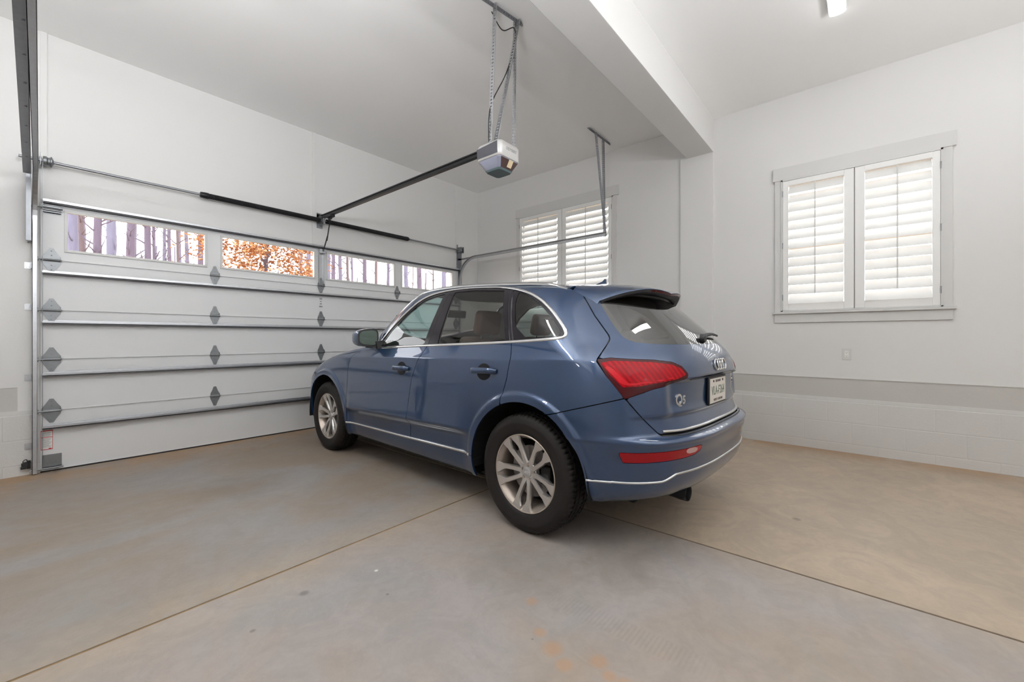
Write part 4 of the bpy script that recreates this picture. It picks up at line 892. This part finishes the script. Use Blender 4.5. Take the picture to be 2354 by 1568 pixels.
LIGHT = [(2.450, 1.088), (2.55, 1.098), (2.702, 1.091), (2.877, 1.087), (3.046, 1.073), (3.130, 1.050), (3.190, 1.005), (3.176, .985), (3.06, .962), (2.84, .935), (2.70, .904), (2.622, .884), (2.505, 1.0)]
lightp = np.where(S_ > 3.1, sdpoly(Q_, Z_, LIGHT), 1.)
REF = [(2.565, .606), (2.60, .553), (2.80, .556), (3.10, .562), (3.205, .567), (3.27, .585), (3.285, .610), (3.262, .615), (3.10, .612), (2.80, .609)]
refl = np.where(S_ > 3.1, sdpoly(Q_, Z_, REF), 1.)

# painted panels
panel('roof', roof, M['paint'], join=True); panel('hood', hood, M['paint'], join=True)
dF = panel('front_door', doorF, M['paint']); dR = panel('rear_door', doorR, M['paint'])
panel('front_fender', fend, M['paint']); panel('rear_quarter', quart, M['paint']); panel('roof_frame', aframe, M['paint'])
panel('side_sill', sill, M['paint'])
rb = panel('rear_bumper', np.maximum(bumper, -refl + .003), M['paint'], join=True, th=.02)[0]
fbm = panel('front_bumper', fbumper, M['paint'], join=True, th=.02)[0]
tg = panel('tailgate', np.maximum.reduce([hatch + 2 * G, -rglass + .003, -lightp + .003]), M['paint'], join=True, th=.02)[0]
# glass
panel('window_surround', np.maximum.reduce([dlo + .001, -glF, -glR, -glQ]), M['gloss'], off=-.004, th=.006)
for k, sgn in ((0, -1), (1, 1)):
    panel('window_glass', glF + .0005, M['g_front'], parent=dF[k], sides=(sgn,), off=-.007, th=0)
    panel('window_glass', glR + .0005, M['g_rear'], parent=dR[k], sides=(sgn,), off=-.007, th=0)
panel('quarter_glass', glQ + .0005, M['g_rear'], off=-.007, th=0)
panel('windshield', wshield, M['g_wind'], off=-.004, th=0, join=True)
panel('rear_window', rglass, M['g_back'], parent=tg, off=-.003, th=0, join=True)
# lamps
hl = panel('headlight', headl, M['g_back'], off=-.002, th=.03)
for sgn in (-1, 1):
    tl = panel('tail_light', lightp, M['redd'], parent=tg, sides=(sgn,), off=.002, th=.02)[0]
    up = np.where(S_ > 3.1, sdpoly(Q_, Z_, [(2.470, 1.070), (2.56, 1.083), (2.70, 1.079), (2.877, 1.074), (3.035, 1.060), (3.115, 1.038), (3.165, 1.002), (3.06, .982), (2.84, .962), (2.74, .950), (2.610, .945), (2.53, 1.005)]), 1.)
    a = panel('lamp_lens', up, M['redl'], parent=tl, sides=(sgn,), off=.0035, th=.004)[0]; a['label'] = 'bright red lens field'
    band = np.where(S_ > 3.1, sdpoly(Q_, Z_, [(2.490, 1.052), (2.535, 1.052), (2.655, .965), (2.84, .976), (3.05, .996), (3.12, 1.008), (3.04, .988), (2.84, .968), (2.655, .953), (2.60, .962)]), 1.)
    panel('light_band', band, M['redb'], parent=tl, sides=(sgn,), off=.0045, th=.003)
    rf = panel('rear_reflector', refl, M['redr'], parent=rb, sides=(sgn,), off=.0, th=.015)[0]
    wl = np.where(S_ > 3.1, sdpoly(Q_, Z_, chaikin([(3.105, .612), (3.225, .613), (3.235, .582), (3.115, .580)], 1)), 1.)
    wlo = panel('reversing_lens', wl, M['rev'], parent=rf, sides=(sgn,), off=.0012, th=.003)[0]
# inner shell seen through the glass
holes = np.minimum.reduce([glF, glR, glQ, rglass, wshield])
panel('cabin_lining', np.maximum.reduce([-holes + .012, Z_ - 1.14, np.where(L_ > .3, .49 - np.minimum(rwf, rwr), -1.)]), M['lining'], off=-.030, th=0, join=True)
panel('headliner', np.maximum.reduce([-holes + .012, 1.14 - Z_]), M['head'], off=-.030, th=0, join=True)

# ray casts onto the left flank and the rear corner, mirrored for the other side
_bv = BVHTree.FromPolygons([(a, -b, c) for a, b, c in PV.tolist()], QF.tolist())
def on_side(s, z, sg=-1, off=0.):
    h = _bv.ray_cast(Vector((s, -3, z)), Vector((0, 1, 0)))
    if h[0] is None: h = _bv.find_nearest(Vector((s, -.7, z)))
    n = h[1] if h[1].y < 0 else -h[1]; p = h[0] + n * off
    return (p, n) if sg < 0 else (Vector((p.x, -p.y, p.z)), Vector((n.x, -n.y, n.z)))
def on_rear(q, z, sg=-1, off=0.):
    d = Vector((-1, 1, 0)).normalized(); o = Vector((q + 3, -3, z))
    if q > 3.2: o = Vector((8, -max(0, 0), z))
    h = _bv.ray_cast(Vector((q + 3, -3, z)), d)
    if h[0] is None: h = _bv.find_nearest(Vector((3.7, -max(0., 3.7 - q), z)))
    n = h[1] if h[1].x > 0 else -h[1]; p = h[0] + n * off
    return (p, n) if sg < 0 else (Vector((p.x, -p.y, p.z)), Vector((n.x, -n.y, n.z)))
def rib(PNs, w, h, mb=None, closed=False):
    """half-round strip lying on the surface"""
    mb = mb or MB(); m = len(PNs); n = 7; vs = []
    for i, (p, nn) in enumerate(PNs):
        t = (PNs[(i + 1) % m if closed else min(i + 1, m - 1)][0] - PNs[(i - 1) % m if closed else max(i - 1, 0)][0]).normalized(); b = t.cross(nn).normalized(); c = b.cross(t).normalized()
        if c.dot(nn) < 0: c = -c
        for k in range(n):
            a = math.pi * k / (n - 1); vs.append(p + b * (w / 2 * math.cos(a)) + c * (h * math.sin(a) ** .6 - .001))
    fs = []
    for i in range(m if closed else m - 1):
        j = (i + 1) % m
        for k in range(n): fs.append((i * n + k, i * n + (k + 1) % n, j * n + (k + 1) % n, j * n + k))
    if not closed: fs += [tuple(range(n))[::-1], tuple(range((m - 1) * n, m * n))]
    return mb.add(vs, fs)
def dense(P, step=.02, closed=False):
    out = []; m = len(P)
    for i in range(m if closed else m - 1):
        a, b = P[i], P[(i + 1) % m]; d = math.hypot(b[0] - a[0], b[1] - a[1]); k = max(1, int(d / step))
        out += [(a[0] + (b[0] - a[0]) * j / k, a[1] + (b[1] - a[1]) * j / k) for j in range(k)]
    if not closed: out.append(P[-1])
    return out
for sg in (-1, 1):
    P = dense(chaikin(DLO, 2), .02, True)
    rib([on_side(a, b, sg, .0) for a, b in P], .021, .007, closed=True).build('window_chrome', M['chrome'], car, smooth=True, angle=60)
    rib([on_side(a, b, sg, .001) for a, b in dense([(.478, .368), (1.5, .381), (2.318, .399)], .05)], .020, .011).build('sill_chrome', M['chrome'], car, smooth=True, angle=60)
    for x, z0, z1 in ((1.800, 1.150, 1.600), (2.500, 1.178, 1.560)):
        P = [(x + (fb(np.array(z)) - 1.79 if x < 2 else fc(np.array(z)) - 2.52) * 1., z) for z in np.linspace(z0, z1, 14)]
    P = [(float(fb(np.array(z))) + .005, z) for z in np.linspace(1.155, 1.600, 14)]; rib([on_side(a, b, sg, -.004) for a, b in P], .006, .003).build('pillar_seal', M['lining'], car)
    P = [(float(fc(np.array(z))) + .0, z) for z in np.linspace(1.19, 1.565, 14)]; rib([on_side(a, b, sg, -.003) for a, b in P], .030, .006).build('pillar_trim', M['gloss'], car, smooth=True)
# roof rails
for sg in (-1, 1):
    P = []
    for k in range(41):
        t = k / 40; s = 1.22 + 1.70 * t; zz = 1.52 + .35 * (t - .5); h = _bv.ray_cast(Vector((s, -.615 + .02 * t, 3)), Vector((0, 0, -1))); lift = .012 * min(1, math.sin(math.pi * min(1, t * 9) / 2)) * min(1, math.sin(math.pi * min(1, (1 - t) * 5) / 2))
        P.append(Vector((h[0].x, h[0].y * (-sg), h[0].z + lift - .004)))
    MB().tube(P, [.021 if 2 < k < 38 else .012 for k in range(41)], 10, sect=[(.85 * math.cos(a) * 1., 1.0 * math.sin(a)) for a in [2 * math.pi * k / 10 for k in range(10)]]).build('roof_rail', M['satin'], car, smooth=True)
# tailgate details
te = lambda l: 3.365 - .222 * (abs(l) / .58) ** 2.2
tz = lambda l: 1.519 + .018 * math.sin(math.pi * min(1, abs(l) / .6)) - .078 * (abs(l) / .58) ** 3.0
rings = []
for k in range(41):
    l = -.578 + 1.156 * k / 40; tl_ = te(l); zt = tz(l)
    s0 = 2.98 - .02 * (l / .6) ** 2; h = _bv.ray_cast(Vector((s0, -abs(l) * .97, 3)), Vector((0, 0, -1))); z0 = h[0].z + .001
    P = []
    for j in range(9):
        t = j / 8; s = s0 + (tl_ - s0) * t
        hh = _bv.ray_cast(Vector((s, -abs(l), 3)), Vector((0, 0, -1))); zs = hh[0].z if hh[0] else 0
        zz = z0 + (zt - z0) * t + .016 * math.sin(math.pi * t) * (1 - abs(l) / .9); P.append((s, l, max(zz, min(zs + .002, zz + .03)) if t < .5 else zz))
    P.append((tl_ + .001, l, zt - .003)); P.append((tl_ - .002, l, zt - .006))
    rings.append(P)
def _skirt(P, sg):   # turn the side edges down onto the body
    out = []
    for s, l, z in P:
        h = _bv.find_nearest(Vector((s, -.600, z - .015)))[0]; out.append((h.x, sg * -h.y, h.z - .002) if abs(h.z - z) < .09 else (s, l + sg * .01, z - .03))
    return out
rings = [_skirt(rings[0], -1)] + rings + [_skirt(rings[-1], 1)]
n = len(rings[0]); mb = MB(); mb.add([p for r_ in rings for p in r_], [(i * n + j, i * n + j + 1, (i + 1) * n + j + 1, (i + 1) * n + j) for i in range(42) for j in range(n - 1)])
sp = mb.build('roof_spoiler', M['paint'], tg, smooth=True, angle=50)
rings = []
for k in range(41):
    l = -.566 + 1.132 * k / 40; tl_ = te(l); zt = tz(l)
    s1, z1 = 3.235 - .135 * (abs(l) / .6) ** 2.2, 1.490 - .030 * (abs(l) / .6) ** 2 - .045 * (abs(l) / .6) ** 6
    rings.append([(tl_ - .001, l, zt - .005), (tl_ - .008, l, zt - .022), (tl_ - .04, l, zt - .036), (s1 + .02, l, z1 + .01), (s1 + .012, l, z1 - .006), (s1 - .05, l, z1 - .003), (s1 - .10, l * .97, z1 + .004), (tl_ - .14, l * .97, zt - .022)])
n = 8; mb = MB(); mb.add([p for r_ in rings for p in r_], [(i * n + j, i * n + (j + 1) % n, (i + 1) * n + (j + 1) % n, (i + 1) * n + j) for i in range(40) for j in range(n)] + [tuple(range(n)), tuple(range(40 * n, 41 * n))])
mb.build('spoiler_underside', M['black'], tg, smooth=True, angle=40)
mb = MB(); mb.add([(te(l) - .0015 + dx, l, tz(l) - z) for l in [-.24 + .48 * k / 12 for k in range(13)] for dx, z in ((.0025, .008), (-.0045, .020))], [(i * 2, i * 2 + 1, i * 2 + 3, i * 2 + 2) for i in range(12)]); mb.build('brake_light', M['redd'], sp)
P = [(on_rear(q, z, -1, .0)) for q, z in dense([(2.915, .706), (3.1, .700), (3.4, .700), (3.66, .700)], .03)]
P = [p for p in P if p[0].y < -.01]; P2 = P + [(Vector((p.x, -p.y, p.z)), Vector((n.x, -n.y, n.z))) for p, n in P[::-1]]
rib(P2, .018, .012).build('chrome_strip', M['chrome'], tg, smooth=True, angle=60)
P = [on_rear(q, z, -1, .0) for q, z in dense([(2.905, .686), (3.1, .680), (3.66, .680)], .03)]; P = [p for p in P if p[0].y < -.01]; P2 = P + [(Vector((p.x, -p.y, p.z)), Vector((n.x, -n.y, n.z))) for p, n in P[::-1]]
rib(P2, .010, .004).build('bumper_top_seal', M['black'], tg)
def on_back(l, z, off=0.):
    h = _bv.ray_cast(Vector((6, -abs(l) - 1e-4, z)), Vector((-1, 0, 0))); n = h[1] if h[1].x > 0 else -h[1]; p = h[0] + n * off; return Vector((p.x, l, p.z)), n
# four rings
em = MB(); zc = 1.042; p, nn = on_back(0, zc, .006); nx = Vector((nn.x, 0, nn.z)).normalized(); up = Vector((-nx.z, 0, nx.x)); 
for i in range(4):
    c = Vector((p.x, -.0705 + .047 * i, p.z)) + nx * (.001 * (i % 2)); sec = []
    em.tube([c + Vector((0, 1, 0)) * (.0325 * math.cos(a)) + up * (.0325 * math.sin(a)) for a in [2 * math.pi * k / 32 for k in range(33)]], .0050, 8, caps=False)
em.build('ring_emblem', M['chrome'], tg, smooth=True)
def badge(txt, size, l, z, name, sx=1.):
    p, nn = on_back(l, z, .001); sgn = 1 if l > 0 else -1; 
    p2, _ = on_back(l + .05, z, .001); u = (p2 - p).normalized(); nn = Vector((nn.x, abs(nn.y) * (1 if l > 0 else -1), nn.z)); nn = (nn - u * nn.dot(u)).normalized(); v = nn.cross(u)
    if v.z < 0: v = -v
    add_text(MB(), txt, size, .0035, p, u, v, nn, bold=.0022, sx=sx).build(name, M['chrome'], tg)
badge('Q', .088, -.508, .860, 'model_badge', .9); badge('5', .066, -.461, .857, 'model_number', .95); badge('2.0T', .045, .53, .905, 'engine_badge', 1.0)
# number plate
pz0, pz1 = .803, .955; p0, n0 = on_back(0, (pz0 + pz1) / 2, .0); px = max(on_back(l, z)[0].x for l in (0, .15) for z in (pz0, pz1)) + .010
lp = MB().box((px, -.1525, pz0), (px + .003, .1525, pz1), .0).build('number_plate', M['plate'], tg)
mb = MB(); mb.box((px - .012, -.168, pz0 - .010), (px - .0005, .168, pz1 + .012), .002); mb.build('plate_holder', M['black'], tg)
mb = MB(); add_text(mb, 'VLA-F264', .078, .0008, (px + .0035, 0, (pz0 + pz1) / 2 - .002), (0, 1, 0), (0, 0, 1), (1, 0, 0), bold=.0006, sx=.80); mb.build('plate_number', M['platei'], lp)
add_text(MB(), 'FIRST IN FLIGHT', .020, .0006, (px + .0034, 0, pz1 - .018), (0, 1, 0), (0, 0, 1), (1, 0, 0), sx=.7).build('plate_motto', M['maroon'], lp); add_text(MB(), 'NORTH CAROLINA', .022, .0006, (px + .0034, 0, pz0 + .018), (0, 1, 0), (0, 0, 1), (1, 0, 0), sx=.9).build('plate_state_name', M['maroon'], lp)
for y in (-.09, .09): MB().lathe([(.0075, px + .003), (.0075, px + .006), (.0, px + .007)], 'X', 12, (0, y, pz1 - .016)).build('plate_screw', M['black'], lp)
# black strip painted as shadow in the handle recess above the plate
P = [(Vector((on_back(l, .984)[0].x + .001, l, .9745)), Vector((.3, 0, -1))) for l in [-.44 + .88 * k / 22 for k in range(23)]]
rib(P, .010, .004).build('grip_shadow', M['black'], tg)
# rear wiper
wp, wn = on_back(-.05, 1.205, .0); mb = MB(); mb.lathe([(.030, -.002), (.030, .016), (.022, .026), (.0, .030)], 'X', 20, (wp.x, wp.y, wp.z)); wi = mb.build('wiper', M['black'], tg, smooth=True)
mb = MB(); q = [on_back(-.05 + .38 * t, 1.207 + .012 * math.sin(3 * t), .022)[0] for t in [k / 14 for k in range(15)]]; mb.tube(q, [.013 - .006 * k / 14 for k in range(15)], 7); mb.build('wiper_arm', M['black'], wi, smooth=True)
# antenna
mb = MB(); mb.prism([(0, 0), (.09, 0), (.090, .034), (.078, .036), (.06, .018), (.02, .006)], .012, (2.77, -.006, 1.628), (1, 0, 0), (0, 0, 1), (0, 1, 0)); mb.build('roof_antenna', M['paint'], car)
# bumper strips and lower valance, exhausts
for sg in (-1, 1):
    P = [on_rear(S - 0, z, sg, .001) for S, z in ()]
P = [on_side(s, z, -1, .001) for s, z in dense([(3.262, .432), (3.33, .434), (3.39, .439)], .02)] + [on_rear(q, z, -1, .001) for q, z in dense([(2.53, .441), (2.68, .444), (2.90, .446), (2.935, .452), (3.02, .478), (3.10, .481), (3.30, .481), (3.72, .478)], .02)]
P = [p for p in P if p[0].y < -.005]; P2 = P + [(Vector((p.x, -p.y, p.z)), Vector((n.x, -n.y, n.z))) for p, n in P[::-1]]
rib(P2, .012, .007).build('bumper_chrome', M['satin'], rb, smooth=True, angle=60)
for sg in (-1,):
    mb = MB(); y = -.375; mb.lathe([(.034, 3.30), (.044, 3.54), (.048, 3.57), (.048, 3.615), (.045, 3.62), (.041, 3.612), (.042, 3.47), (.0, 3.46)], 'X', 28, (0, y, .305)); mb.build('exhaust_tip', M['exh'], car, smooth=True)
mb = MB(); mb.box((-.72, -.62, .26), (3.40, .62, .33)); mb.box((.50, -.86, .24), (2.30, .86, .30)); mb.build('underbody', M['arch'], car)
for cx in (0, 2.807):
    for sg in (-1, 1):
        mb = MB(); n = 28; vs = []
        for y in (.60, .915):
            for k in range(n + 1): a = R(-6) + R(192) * k / n; vs.append((cx + .468 * math.cos(a), sg * y, .36 + .468 * math.sin(a)))
        mb.add(vs, [(k, k + 1, n + 2 + k, n + 1 + k) for k in range(n)] + [tuple(range(n + 1))]); mb.build('arch_liner', M['arch'], car)
# door handles with their bowls
for k, sg in ((0, -1), (1, 1)):
    for par, s0, s1, z, zt in ((dF[k], 1.365, 1.585, .958, .0), (dR[k], 2.350, 2.585, .985, .006)):
        c = (s0 + s1) / 2; pp, nn = on_side(c, z - .004, sg); bowl = MB(); ring_ = []
        for j, (rx, rz, d) in enumerate(((.068, .056, .0008), (.056, .045, .0016))):
            ring_.append([on_side(c + rx * math.cos(a), z - .004 + rz * math.sin(a), sg, d)[0] for a in [2 * math.pi * t / 28 for t in range(28)]])
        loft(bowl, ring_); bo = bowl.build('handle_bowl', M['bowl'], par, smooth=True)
        P = []; rr = []
        for t in [j / 20 for j in range(21)]:
            o = .034 * math.sin(math.pi * min(1, t * 4) / 2) * math.sin(math.pi * min(1, (1 - t) * 4) / 2); P.append(on_side(s0 + (s1 - s0) * t, z + zt * t, sg, .006 + o)[0]); rr.append(.020 if 1 < t * 20 < 19 else .013)
        hd = MB().tube(P, rr, 10, sect=[(math.cos(a) * 1.0, .62 * math.sin(a)) for a in [2 * math.pi * j / 10 for j in range(10)]]).build('door_handle', M['paint'], par, smooth=True)
# door mirrors
for k, sg in ((0, -1), (1, 1)):
    y = lambda v: sg * v
    sec = []
    for x, sc_, zc_ in ((.845, .25, 1.205), (.86, .62, 1.205), (.892, .86, 1.206), (.94, .98, 1.208), (.995, 1.0, 1.210), (1.02, .97, 1.210)):
        ring_ = []
        for t in range(28):
            a = 2 * math.pi * t / 28; cx, cz = math.cos(a), math.sin(a); e = .55
            ux = abs(cx) ** e * (1 if cx > 0 else -1); uz = abs(cz) ** e * (1 if cz > 0 else -1)
            ring_.append((x + .02 * ux * -1, sg * (.985 + .092 * ux * sc_), zc_ + .082 * uz * sc_ * (1 - .12 * ux)))
        sec.append(ring_)
    mr = loft(MB(), sec).build('door_mirror', M['paint'], dF[k], smooth=True, angle=50)
    g = [(p[0] + .0015, sg * .985 + (p[1] - sg * .985) * .84, 1.210 + (p[2] - 1.210) * .80) for p in sec[-1]]; g2 = [(p[0] + .003, p[1], p[2]) for p in g]
    loft(MB(), [g, g2]).build('mirror_glass', M['mirg'], mr)
    g = [(p[0] + .001, p[1], p[2]) for p in sec[-1]]; loft(MB(), [sec[-1], g]).build('mirror_frame', M['black'], mr)
    mb = MB(); mb.beam((1.045, sg * .850, 1.150), (1.030, sg * .915, 1.140), .060, .075); mb.beam((1.01, sg * .905, 1.130), (.97, sg * .985, 1.136), .060, .030); mb.build('mirror_foot', M['black'], mr)
# fuel flap outline reflection is left to the renderer; front grille and headlights are simple
mb = MB(); gr = [(-.905, y, z) for y, z in ()]
gp = [(-.30, .80), (.30, .80), (.36, .72), (.30, .42), (-.30, .42), (-.36, .72)]; mb.prism(gp, .03, (-.905, 0, 0), (0, 1, 0), (0, 0, 1), (1, 0, 0)); grl = mb.build('grille', M['black'], fbm)
mb = MB()
for k in range(7): mb.box((-.912, -.29, .45 + k * .05), (-.904, .29, .458 + k * .05))
mb.build('grille_bar', M['satin'], grl)

# ------------------------------------------------------------------ wheels (built for the left side: outer face towards -y)
def wheel_parts():
    w = empty('wheel', (0, 0, 0)); ORI[w.name] = (0, 0, 0)
    half = [(.240, .088), (.246, .100), (.262, .1095), (.285, .1155), (.305, .1175), (.312, .1190), (.318, .1178), (.335, .1135), (.349, .1055), (.358, .097)]
    tread = [(.3635, .089), (.3665, .078), (.3675, .066), (.360, .0655), (.360, .0575), (.3685, .057), (.369, .030), (.361, .0295), (.361, .0215), (.369, .021), (.369, 0)]
    prof = [(r, -h) for r, h in half + tread] + [(r, h) for r, h in (half + tread)[::-1][1:]]
    n = 72 * 4; mb = MB(); vs = []; m = len(prof)
    for r, h in prof:
        sh = .060 < abs(h) < .105 and r > .352; cen = abs(h) < .058 and r > .364
        for k in range(n):
            ph = (k + (2 if h > 0 else 0)) % 4; rr = r - (.0065 if (sh and ph == 0) else 0) - (.004 if (cen and (k + int(abs(h) * 200)) % 4 == 0) else 0); a = 2 * math.pi * k / n
            vs.append((rr * math.cos(a), h, rr * math.sin(a)))
    mb.add(vs, [(i * n + k, i * n + (k + 1) % n, (i + 1) * n + (k + 1) % n, (i + 1) * n + k) for i in range(m - 1) for k in range(n)])
    mb.build('tyre', M['tyre'], w, smooth=True, angle=38)
    mb = MB().lathe([(.2405, -.088), (.2435, -.099), (.2405, -.1015), (.235, -.0995), (.2325, -.090), (.222, -.078), (.212, -.055), (.207, 0), (.207, .07), (.240, .095), (.243, .085), (.205, .06)], 'Y', 72, caps=False); rim = mb.build('rim', M['alloyd'], w, smooth=True, angle=50)
    mb = MB()
    st = [(.046, .038, -.066), (.080, .0340, -.074), (.130, .0320, -.082), (.168, .0350, -.089), (.190, .0440, -.093), (.212, .0660, -.0965), (.2360, .0780, -.0985)]
    def spokes(mb):
        for c in range(5):
            base = R(48 + 72 * c)
            for sd in (-1, 1):
                rows = []
                for r, wd, y in st:
                    half_ang = R(17.5) if r < .06 else R(17.5 - 4.8 * (r - .06) / .175); a = base + sd * half_ang
                    sh = 0 if r < .19 else -sd * (.006 if r < .21 else .010)     # tips lean towards each other
                    er = Vector((math.cos(a), 0, math.sin(a))); et = Vector((-math.sin(a), 0, math.cos(a))); o = er * r + et * sh
                    hw = wd / 2; rows.append([o + et * hw + Vector((0, y + .012, 0)), o + et * (hw - .005) + Vector((0, y, 0)), o - et * (hw - .005) + Vector((0, y, 0)), o - et * hw + Vector((0, y + .012, 0)), o - et * hw * .55 + Vector((0, y + .042, 0)), o + et * hw * .55 + Vector((0, y + .042, 0))])
                loft(mb, rows)
        return mb
    spokes(mb); mb.lathe([(.0, -.064), (.066, -.064), (.070, -.058), (.070, -.03), (.0, -.03)], 'Y', 40); mb.build('spokes', M['alloy'], w, smooth=False)
    mb = MB().lathe([(.0, -.0715), (.026, -.071), (.031, -.0685), (.033, -.063), (.0, -.062)], 'Y', 32); cp = mb.build('hub_cap', M['satin'], w, smooth=True)
    mb = MB()
    for i in range(4):
        mb.tube([(-.0135 + .009 * i + .006 * math.cos(a), -.0722, .006 * math.sin(a)) for a in [2 * math.pi * k / 16 for k in range(17)]], .0011, 5, caps=False)
    mb.build('cap_emblem', M['chrome'], cp)
    mb = MB()
    for c in range(5):
        a = R(84 + 72 * c); mb.lathe([(.0125, -.0655), (.0135, -.0648), (.0115, -.0642), (.0, -.0642)], 'Y', 16, (.050 * math.cos(a), 0, .050 * math.sin(a))); 
    mb.build('lug_recess', M['disc'], w)
    mb = MB()
    for c in range(5):
        a = R(84 + 72 * c); mb.lathe([(.0, -.0700), (.0075, -.0695), (.0085, -.064)], 'Y', 6, (.050 * math.cos(a), 0, .050 * math.sin(a)))
    mb.build('lug_bolt', M['alloyd'], w)
    mb = MB().lathe([(.07, -.020), (.160, -.020), (.160, .0), (.07, .0)], 'Y', 48, close=True); mb.lathe([(.0, -.035), (.075, -.035), (.078, -.02), (.078, .05), (.0, .05)], 'Y', 32); mb.build('brake_disc', M['disc'], w)
    mb = MB(); mb.box((.085, -.045, -.06), (.165, .02, .06), .012); mb.build('brake_caliper', M['exh'], w)
    mb = MB().lathe([(.0, .055), (.205, .055), (.205, .062), (.0, .062)], 'Y', 40); mb.build('inner_wheel', M['arch'], w)
    return w
w0 = wheel_parts(); w0.parent = car
wheels = [w0] + [copy_tree(w0, car) for _ in range(3)]
for w, (x, y, rz, spin) in zip(wheels, ((2.807, -.808, 0, 0), (0, -.808, 0, 17), (2.807, .808, math.pi, 31), (0, .808, math.pi, 50))):
    w.location = (x, y, .366); w.rotation_euler = (0, R(spin), rz)

# ------------------------------------------------------------------ cabin
def cushion(mb, c, hx, hy, hz, tilt=0., r=.03):
    bm = bmesh.new(); bmesh.ops.create_cube(bm, size=2)
    for v in bm.verts: v.co = Vector((v.co.x * hx, v.co.y * hy, v.co.z * hz))
    bmesh.ops.bevel(bm, geom=bm.edges[:], offset=r, segments=4, affect='EDGES', profile=.5); bm.verts.index_update()
    rt_ = Matrix.Rotation(tilt, 3, 'Y'); mb.add([rt_ @ v.co + Vector(c) for v in bm.verts], [[v.index for v in f.verts] for f in bm.faces]); bm.free(); return mb
for sg in (-1, 1):
    mb = MB(); cushion(mb, (1.45, sg * .37, .60), .27, .25, .09); cushion(mb, (1.78, sg * .37, .90), .065, .24, .33, R(18), .05)
    st_ = mb.build('front_seat', M['leatherb'], car, smooth=True)
    mb = MB(); cushion(mb, (1.925, sg * .37, 1.335), .045, .135, .105, R(12), .04); mb.build('headrest', M['leather'], st_, smooth=True)
    mb = MB()
    for dy in (-.06, .06): mb.tube([(1.895, sg * .37 + dy, 1.16), (1.915, sg * .37 + dy, 1.27)], .007, 8)
    mb.build('headrest_post', M['satin'], st_)
mb = MB(); cushion(mb, (2.40, 0, .62), .24, .56, .09); cushion(mb, (2.76, 0, .93), .06, .57, .26, R(22), .05); rs = mb.build('rear_seat', M['leatherb'], car, smooth=True)
for y in (-.38, .38):
    mb = MB(); cushion(mb, (2.87, y, 1.21), .045, .12, .08, R(14), .035); mb.build('headrest', M['leather'], rs, smooth=True)
mb = MB(); cushion(mb, (.86, 0, .95), .22, .70, .11, R(-4), .06); cushion(mb, (.66, 0, 1.04), .12, .62, .02, 0, .015); cushion(mb, (1.25, 0, .62), .35, .10, .16, 0, .04); mb.build('dashboard', M['lining'], car, smooth=True)
mb = MB(); c = Vector((1.15, -.37, 1.02)); u = Vector((0, 1, 0)); v = Vector((.42, 0, .9)).normalized()
mb.tube([c + u * (.185 * math.cos(a)) + v * (.185 * math.sin(a)) for a in [2 * math.pi * k / 36 for k in range(37)]], .016, 8, caps=False)
for a in (0, math.pi, -math.pi / 2): mb.beam(c, c + u * (.18 * math.cos(a)) + v * (.18 * math.sin(a)), .04, .018)
mb.lathe([(.0, -.02), (.06, -.01), (.06, .02), (.0, .03)], 'X', 20, tuple(c)); mb.beam(c, c + Vector((-.25, 0, -.12)), .07, .07); mb.build('steering_wheel', M['lining'], car, smooth=True)
mb = MB(); mb.box((.72, -.60, .30), (3.4, .60, .34)); mb.box((3.0, -.60, .34), (3.42, .60, .78)); mb.build('cabin_floor', M['lining'], car)
mb = MB(); cushion(mb, (1.07, -.0, 1.46), .015, .12, .04, R(10), .012); mb.build('rear_view_mirror', M['black'], car)
bpy.context.view_layer.update()
